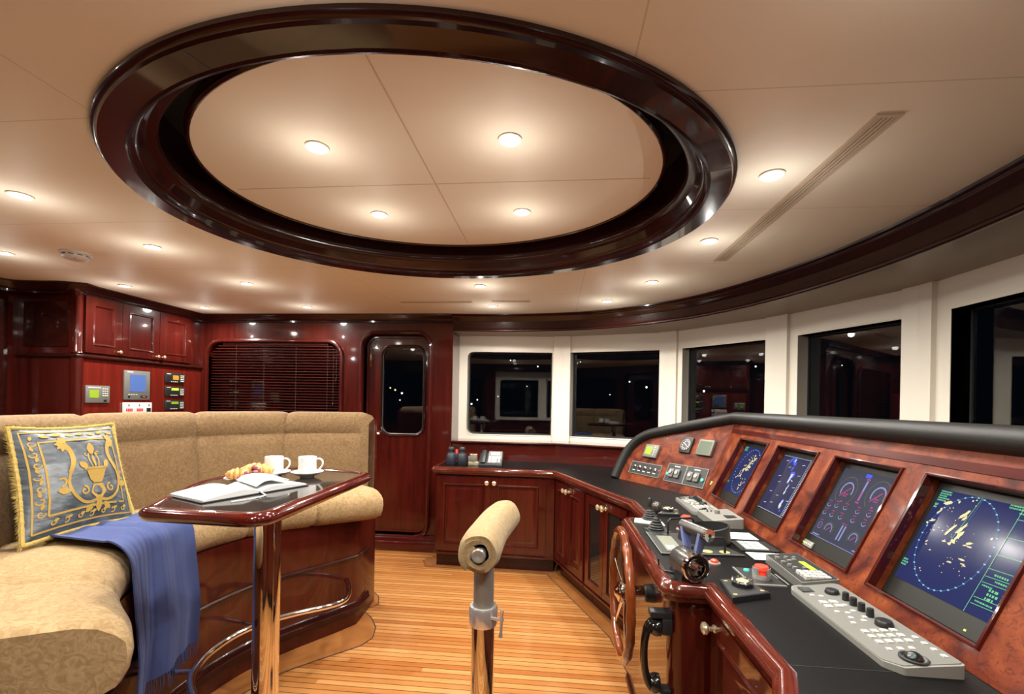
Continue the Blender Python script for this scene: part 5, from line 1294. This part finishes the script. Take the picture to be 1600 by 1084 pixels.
o = thing('switch_box', 'dark framed panel of pale lit keys between the two white cards', 'switch panel', (.765, 1.815, WZ))
MB().box((.700, 1.755, WZ), (.835, 1.880, WZ + .005)).build('frame', DARKG, o, smooth=0)
b = MB(); [b.box((.722 + .028 * i, 1.768 + .034 * j, WZ + .005), (.747 + .028 * i, 1.798 + .034 * j, WZ + .0075)) for i in range(3) for j in range(3)]; b.build('keys', mat('frosted_key', (.36, .40, .37), .4), o, smooth=0)
b = MB(); [b.ball((x, y, WZ + .006), .0035, seg=8, n=4) for x in (.709, .826) for y in (1.764, 1.871)]; b.build('screws', CHROME, o)
# square controllers with a raised knob
def square_ctl(P, z, kx, ky, lab, hh=.014):
    o = thing('rotary_control', lab, 'control', (sum(p[0] for p in P) / 4, sum(p[1] for p in P) / 4, WZ), 'square rotary controls')
    b = MB(); slab(b, P, WZ, WZ + hh, .0); b.build('housing', BLACK, o, smooth=0)
    b = MB(); slab(b, P, WZ + hh - .002, WZ + hh + .0015, .06); b.build('top_plate', DARKG, o, smooth=0)
    T_ = lambda u, v, h: (kx + u, ky + v, WZ + hh + .0015 + h)
    k = MB(T_).lathe([(0, 0), (.029, 0), (.030, .012), (.026, .014), (.022, .012), (0, .012)], seg=30).build('knob', BLACK, o)
    b = MB(T_)
    for i in range(8): a = 2 * PI * i / 8; b.ball((.027 * math.cos(a), .027 * math.sin(a), .0125), .0055, seg=8, n=5)
    b.build('grips', CHROME, k); MB(T_).lathe([(0, .0132), (.017, .0132)], seg=20).build('dial_face', mat('dial_cream', (.45, .38, .18), .4), k, smooth=0)
    b = MB(); cx = sum(p[0] for p in P) / 4; cy = sum(p[1] for p in P) / 4
    for q in P:
        x = cx + (q[0] - cx) * .72; y = cy + (q[1] - cy) * .72; b.box((x - .005, y - .003, WZ + hh + .001), (x + .005, y + .003, WZ + hh + .0022))
    b.build('legends', mat('gold_legend', (.5, .36, .12), .5), o, smooth=0)
square_ctl([(.493, 1.29), (.614, 1.34), (.585, 1.437), (.506, 1.425)], 0, .555, 1.385, 'black square rotary control near the wooden edge in the foreground')
square_ctl([(.503, 2.250), (.607, 2.245), (.630, 2.353), (.536, 2.372)], 0, .565, 2.31, 'black square rotary control at the far end behind the two gaitered levers')
def estop(x, y, lab, plate=True, r=.021):
    o = thing('emergency_stop', lab, 'emergency stop', (x, y, WZ), 'guarded red stop buttons')
    if plate:
        MB().box((x - .052, y - .055, WZ), (x + .048, y + .085, WZ + .003)).build('plate', DARKG, o, smooth=0)
        MB().box((x - .054, y - .058, WZ), (x - .049, y + .088, WZ + .004)).build('edge_strip', LGREY, o, smooth=0); MB().box((x - .054, y - .060, WZ), (x + .048, y - .054, WZ + .004)).build('edge_strip', LGREY, o, smooth=0)
        knob(.010, .005, x - .020, y + .060, WZ + .003, TEAL, o, 'button')
    T_ = lambda u, v, h: (x + u, y + v, WZ + .003 + h)
    MB(T_).lathe([(0, 0), (r * .8, 0), (r * .8, .022), (r, .026), (r, .034), (r * .9, .038), (0, .038)], seg=28).build('button', REDL, o)
    b = MB(T_)
    for a0 in (.5, .5 + PI * .72, .5 + PI * 1.4): b.lathe([(r + .003, 0), (r + .0045, 0), (r + .0045, .034), (r + .003, .034)], seg=8, a0=a0, a1=a0 + 1.25)
    b.lathe([(r + .003, 0), (r + .0045, 0), (r + .0045, .014), (r + .003, .014)], seg=30); b.build('guard', NICKEL, o)
estop(.652, 1.485, 'guarded red mushroom button beside the teal button in front of the terminal')
estop(.60, 2.11, 'guarded red mushroom button at the far end by the grey control unit', plate=False, r=.020)
for i, yy in enumerate((1.545, 1.50)):
    b = MB(); b.box((.700 + .012 * i, yy - .055, WZ), (.7045 + .012 * i, yy + .03, WZ + .0012)); tag(b.build('trim_strip', LGREY, smooth=0), 'thin pale strip set in the worktop beside the stop button, ' + ('farther' if i == 0 else 'nearer'), 'strip')
for x, y, lab in ((.552, 1.608, 'small red push button between the throttle and the white cards'), (.555, 2.027, 'small red push button beside the far grab rail')):
    o = thing('push_button', lab, 'button', (x, y, WZ), 'small red push buttons')
    MB(lambda u, v, h: (x + u, y + v, WZ + h)).lathe([(0, 0), (.021, 0), (.020, .004), (.013, .005), (0, .005)], seg=24).build('bezel', STEEL, o); MB(lambda u, v, h: (x + u, y + v, WZ + .005 + h)).lathe([(.0, 0), (.0125, 0), (.012, .006), (.008, .009), (0, .010)], seg=20).build('cap', REDL, o)
# pair of gaitered joysticks
for x, y, P, hh, lab in ((.444, 1.995, [(.392, 2.015), (.41, 1.955), (.50, 1.955), (.49, 2.035)], 1.0, 'black gaitered joystick with a round knob, nearer of the pair by the steering wheel'), (.450, 2.165, [(.372, 2.115), (.50, 2.07), (.50, 2.17), (.385, 2.18)], .88, 'black gaitered joystick, farther of the pair by the steering wheel')):
    o = thing('joystick', lab, 'joystick', (x, y, WZ), 'gaitered joysticks')
    b = MB(); slab(b, P, WZ, WZ + .005, .03); b.build('plate', PALE if hh < 1 else DARKG, o, smooth=0)
    T_ = lambda u, v, h: (x + u, y + v, WZ + .005 + h * hh)
    MB(T_).lathe([(0, 0), (.032, 0), (.034, .006), (.027, .010), (.030, .015), (.023, .020), (.026, .025), (.018, .030), (.021, .036), (.013, .041), (.015, .046), (.009, .052), (.007, .065), (0, .065)], seg=22).build('gaiter', RUBBER, o)
    MB(T_).lathe([(.005, .03), (.0045, .09), (0, .09)], seg=12).build('shaft', BLACK, o)
    if hh >= 1: MB(T_).lathe([(0, .070), (.010, .072), (.020, .082), (.0225, .096), (.020, .108), (.011, .116), (0, .118)], seg=24).build('grip', DSTEEL, o)
    else: MB(T_).lathe([(0, .064), (.009, .066), (.010, .108), (.007, .113), (0, .114)], seg=16).build('grip', BLACK, o)
# engine control panel with cup-shaped compass bowl and grab rails
o = thing('engine_control_panel', 'black engine control plate with two black grab rails and an oval cup', 'control panel', (.53, 1.80, WZ))
b = MB(); slab(b, [(.392, 1.672), (.686, 1.690), (.60, 1.945), (.392, 1.948)], WZ, WZ + .006, 0); b.build('plate', DARKG, o, smooth=0)
b = MB(); b.ribbon([(.392, 1.672), (.686, 1.690)], .004, WZ + .0066); b.ribbon([(.392, 1.672), (.392, 1.948)], .003, WZ + .0066); b.build('edge_strip', LGREY, o, smooth=0)
b = MB(); slab(b, [(.420, 1.70), (.478, 1.705), (.478, 1.89), (.420, 1.89)], WZ + .006, WZ + .008, 0); b.build('display', mat('mottled_display', (.16, .165, .13), .3), o, smooth=0)
b = MB()
for i in range(8): b.box((.425 + .018 * (i % 3), 1.71 + .017 * (i // 3), WZ + .008), (.438 + .018 * (i % 3), 1.722 + .017 * (i // 3), WZ + .011))
b.build('keys', PALE, o, smooth=0)
for x in (.565, .625): MB(lambda u, v, h, x=x: (x + u, 1.715 + v, WZ + .006 + h)).lathe([(0, .001), (.018, .001), (.018, 0)], seg=20).build('dial', mat('brass_dial', (.42, .34, .14), .3), o, smooth=0)
Tc2 = lambda u, v, h: (.600 + u * 1.18, 1.865 + v * .95, WZ + .006 + h)
b = MB(Tc2); seg = 40; rr = []
for r, z0, z1 in ((.084, 0, 0), (.079, .064, .040), (.073, .066, .042), (.076, .004, .004)):
    rr.append([b.v(Tc2(r * math.cos(2 * PI * i / seg), r * math.sin(2 * PI * i / seg), z0 + (z1 - z0) * (.5 - .5 * math.cos(2 * PI * i / seg)))) for i in range(seg)])
for A_, B_ in zip(rr, rr[1:]):
    for i in range(seg): j = (i + 1) % seg; b._f([A_[i], A_[j], B_[j], B_[i]])
b._f(rr[0][::-1]); b._f(rr[3]); b.build('oval_cup', DARKG, o, smooth=40)
for P in ([(.475, 1.925, WZ + .004), (.475, 1.925, WZ + .058), (.485, 1.925, WZ + .068), (.575, 1.955, WZ + .068), (.585, 1.957, WZ + .06), (.585, 1.957, WZ + .004)], [(.530, 1.700, WZ + .004), (.530, 1.700, WZ + .050), (.540, 1.70, WZ + .060), (.612, 1.705, WZ + .060), (.622, 1.705, WZ + .052), (.622, 1.705, WZ + .004)]):
    MB().tube(P, .0045, 10).build('grab_rail', BLACK, o)
MB(lambda u, v, h: (.49 + u, 1.695 + v, WZ + .008 + h)).lathe([(0, 0), (.020, 0), (.020, .022), (.016, .026), (0, .026)], seg=12).build('selector_knob', BLACK, o, smooth=30)
# throttle
o = thing('throttle', 'chrome and black throttle drum with two blue grey arms holding a cylindrical grip', 'throttle', (.42, 1.47, WZ))
b = MB(); slab(b, [(.392, 1.415), (.458, 1.435), (.448, 1.53), (.385, 1.53)], WZ, WZ + .030, .12); b.build('foot', BLACK, o, smooth=0)
ax = Vector((.030, -.120, .0)).normalized(); p0 = Vector((.432, 1.400, .8755)); e2 = ax.cross(Vector((0, 0, 1))).normalized(); e3 = e2.cross(ax)
Td = lambda u, v, h: tuple(p0 + e2 * u + e3 * v - ax * h)
MB(Td).lathe([(.0335, .004), (.040, .0), (.043, .003), (.043, .012)], seg=40).build('front_rim', CHROME, o)
MB(Td).lathe([(.043, .012), (.0435, .03), (.0435, .085), (.040, .094), (0, .096)], seg=40).build('drum', DSTEEL, o)
MB(Td).lathe([(.0385, .0005), (.030, .0005), (.0295, .004), (.0335, .004)], seg=40).build('black_face_ring', BLACKG, o)
MB(Td).lathe([(.030, .002), (.0285, .0005), (.027, .004), (.026, .07), (0, .07)], seg=40).build('hollow_sleeve', CHROME, o)
b = MB(Td)
for k in range(14): b.ball((.0415 * math.cos(1.0 + k * .08), .0415 * math.sin(1.0 + k * .08), .018 + .02 * (k % 4)), .0035, seg=6, n=4)
b.build('lights', CHROME, o)
ga = Vector((.424, 1.530, .972)); gb = Vector((.472, 1.432, .968)); gd = (gb - ga).normalized()
MB().tube([tuple(ga), tuple(gb)], .0185, 24).build('grip', DSTEEL, o)
for t, nm in ((.02, 'arm'), (.98, 'arm')):
    c = ga.lerp(gb, t) - (gd * .016 if t > .5 else gd * -.012); tgt = Vector((c.x * .6 + .4 * p0.x, min(c.y + .012, 1.50), .902)); sdv = gd * .005
    side = Vector((0, 0, 1)).cross(gd).normalized()
    pts = [c + Vector((0, 0, .019)), c + side * .017, tgt + side * .012, tgt - side * .012, c - side * .019]
    b = MB(); A_ = [b.v(p + sdv) for p in pts]; B_ = [b.v(p - sdv) for p in pts]; b._f(A_); b._f(B_[::-1])
    for i in range(5): b._f([A_[i], A_[(i + 1) % 5], B_[(i + 1) % 5], B_[i]])
    b.build(nm, BLUE_ARM, o, smooth=0)
MB().tube([tuple(gb + gd * .001), tuple(gb + gd * .008)], .0195, 24).build('grip_cap', CHROME, o); MB().tube([tuple(gb + gd * .007), tuple(gb + gd * .009)], .006, 12).build('cap_screw', BLACK, o)
MB().tube([(.352, 1.54, WZ + .030), (.352, 1.54, WZ + .006), (.362, 1.50, WZ + .004), (.392, 1.49, WZ + .004)], .003, 8).build('cable', BLACK, o)

# ------------------------------------------------------------------ steering wheel
sw_ = thing('steering_wheel', 'varnished wooden steering wheel with chrome spokes mounted on the front of the helm pod', 'steering wheel', (.25, 1.66, .69))
wc = Vector((.25, 1.66, .69)); Rw = .213
b = MB(); b.tube([(wc.x, wc.y + Rw * math.cos(2 * PI * i / 72), wc.z + Rw * math.sin(2 * PI * i / 72)) for i in range(72)], [.0150 + .0014 * math.cos(18 * 2 * PI * i / 72) for i in range(72)], 14, closed=True); b.build('rim', WHEELW, sw_, smooth=60)
for k in range(5):
    a = PI / 2 + 2 * PI * k / 5
    MB().tube([(wc.x + .012, wc.y + .02 * math.cos(a), wc.z + .02 * math.sin(a)), (wc.x + .004, wc.y + .12 * math.cos(a), wc.z + .12 * math.sin(a)), (wc.x, wc.y + (Rw - .008) * math.cos(a), wc.z + (Rw - .008) * math.sin(a))], [.010, .0065, .0075], 10, flat=(1, .6)).build('spoke', CHROME, sw_)
Tw2 = lambda u, v, h: (wc.x + .03 - h, wc.y + u, wc.z + v)
MB(Tw2).lathe([(0, .055), (.012, .053), (.020, .046), (.034, .040), (.036, .026), (.030, .012), (.024, -.010), (.024, -.085)], seg=30).build('hub', CHROME, sw_)
MB(Tw2).lathe([(.024, -.050), (.030, -.055), (.032, -.085), (0, -.086)], seg=30).build('mounting_boss', BLACK, sw_)
# handset
hs = thing('telephone_handset', 'glossy black telephone handset hanging in a cradle on the side of the helm pod', 'telephone', (.31, 1.455, .47))
hx, hy = .312, 1.452
b = MB(); P = catmull([(hx + .016, hy, .690), (hx - .004, hy, .676), (hx - .017, hy, .640), (hx - .020, hy, .585), (hx - .015, hy, .530), (hx - .001, hy, .492), (hx + .018, hy, .480)], 5)
n = len(P); b.tube(P, [.020 - .0065 * math.sin(PI * i / (n - 1)) for i in range(n)], 16, flat=(.85, 1.15)); b.build('grip', BLACKG, hs)
for z, s_ in ((.672, 1), (.498, -1)):
    MB(lambda u, v, h, z=z: (hx + .008 + h, hy + u, z + v)).lathe([(0, -.010), (.024, -.008), (.029, .006), (.027, .020), (0, .022)], seg=24).build('earpiece' if s_ > 0 else 'mouthpiece', BLACKG, hs)
MB().box((hx - .006, hy - .020, .705), (.372, hy + .020, .725), bev=.003).box((hx + .030, hy - .022, .655), (.372, hy + .022, .705), bev=.003).build('cradle', BLACK, hs); MB().box((hx + .030, hy - .020, .465), (.372, hy + .020, .485), bev=.002).build('rest', BLACK, hs)
b = MB(); P = []
for i in range(90):
    t = i / 89; a = 2 * PI * 14 * t; P.append((hx + .018 + .006 * math.cos(a) + .02 * t * (1 - t), hy + .006 * math.sin(a), .468 - .20 * t))
b.tube(P, .0016, 6); b.build('coiled_cord', BLACK, hs)

# ------------------------------------------------------------------ on the far counter
o = thing('binoculars', 'dark blue grey binoculars standing upright on the far counter beside the telephone', 'binoculars', (-.82, 3.80, WZ)); bm_ = mat('binocular_armour', (.016, .018, .026), .4)
for s_ in (-1, 1):
    x = -.815 + s_ * .047
    MB(lambda u, v, h: (x + u, 3.80 + v, WZ + h)).lathe([(0, 0), (.040, 0), (.044, .006), (.045, .04), (.042, .08), (.034, .098), (.020, .104), (.0185, .112), (.024, .116), (.024, .146), (.020, .150), (0, .148)], seg=26).build('barrel', bm_, o)
    MB(lambda u, v, h: (x + u, 3.80 + v, WZ + h)).lathe([(.0242, .120), (.0265, .123), (.0265, .142), (.0242, .145)], seg=20).build('eye_cup', RUBBER, o)
MB(lambda u, v, h: (-.815 + u, 3.80 + v, WZ + h)).lathe([(0, .03), (.012, .03), (.012, .125), (.009, .13), (0, .13)], seg=16).build('hinge', RED, o); MB().box((-.842, 3.775, WZ + .05), (-.802, 3.80, WZ + .10), bev=.004).build('bridge', bm_, o)
o = thing('telephone', 'cordless desk telephone with a pale keypad and lit display on the far counter', 'telephone', (-.53, 3.82, WZ))
ta = math.radians(38); Ttel = frame((-.595, 3.765, WZ + .012), (1, 0, 0), (0, math.cos(ta), math.sin(ta)), (0, -math.sin(ta), math.cos(ta)))
b = MB(); v = [b.v(p) for p in ((-.62, 3.745, WZ), (-.425, 3.745, WZ), (-.425, 3.90, WZ), (-.62, 3.90, WZ))]; t_ = [b.v(p) for p in ((-.62, 3.745, WZ + .012), (-.425, 3.745, WZ + .012), (-.425, 3.88, WZ + .10), (-.62, 3.88, WZ + .10))]
b._f(v[::-1]); b._f(t_); [b._f([v[i], v[(i + 1) % 4], t_[(i + 1) % 4], t_[i]]) for i in range(4)]; b.build('base', BLACK, o, smooth=0)
MB(Ttel).box((.045, .012, -.002), (.163, .155, .010), bev=.003).build('body', LGREY, o); MB(Ttel).box((.066, .108, .010), (.142, .140, .0112)).build('display', PAPER, o, smooth=0)
b = MB(Ttel); [b.box((.055 + .026 * i, .022 + .018 * j, .010), (.073 + .026 * i, .034 + .018 * j, .013)) for i in range(4) for j in range(4)]; b.build('keys', WHITE, o, smooth=0)
MB(Ttel).box((.110, .020, .010), (.160, .060, .0125)).build('speaker', DARKG, o, smooth=0)
MB(Ttel).box((-.012, .005, -.004), (.030, .155, .026), bev=.009).build('handset', DARKG, o)
o = thing('accessory_case', 'small grey and gold metal case between the binoculars and the telephone', 'case', (-.68, 3.82, WZ))
MB().box((-.715, 3.79, WZ), (-.625, 3.84, WZ + .030), bev=.003).build('gold_base', BRASS, o); MB().box((-.715, 3.785, WZ + .031), (-.640, 3.835, WZ + .075), bev=.003).build('grey_body', GREY, o); MB().box((-.700, 3.79, WZ + .076), (-.640, 3.83, WZ + .095), bev=.003).build('lid', BRASS, o)
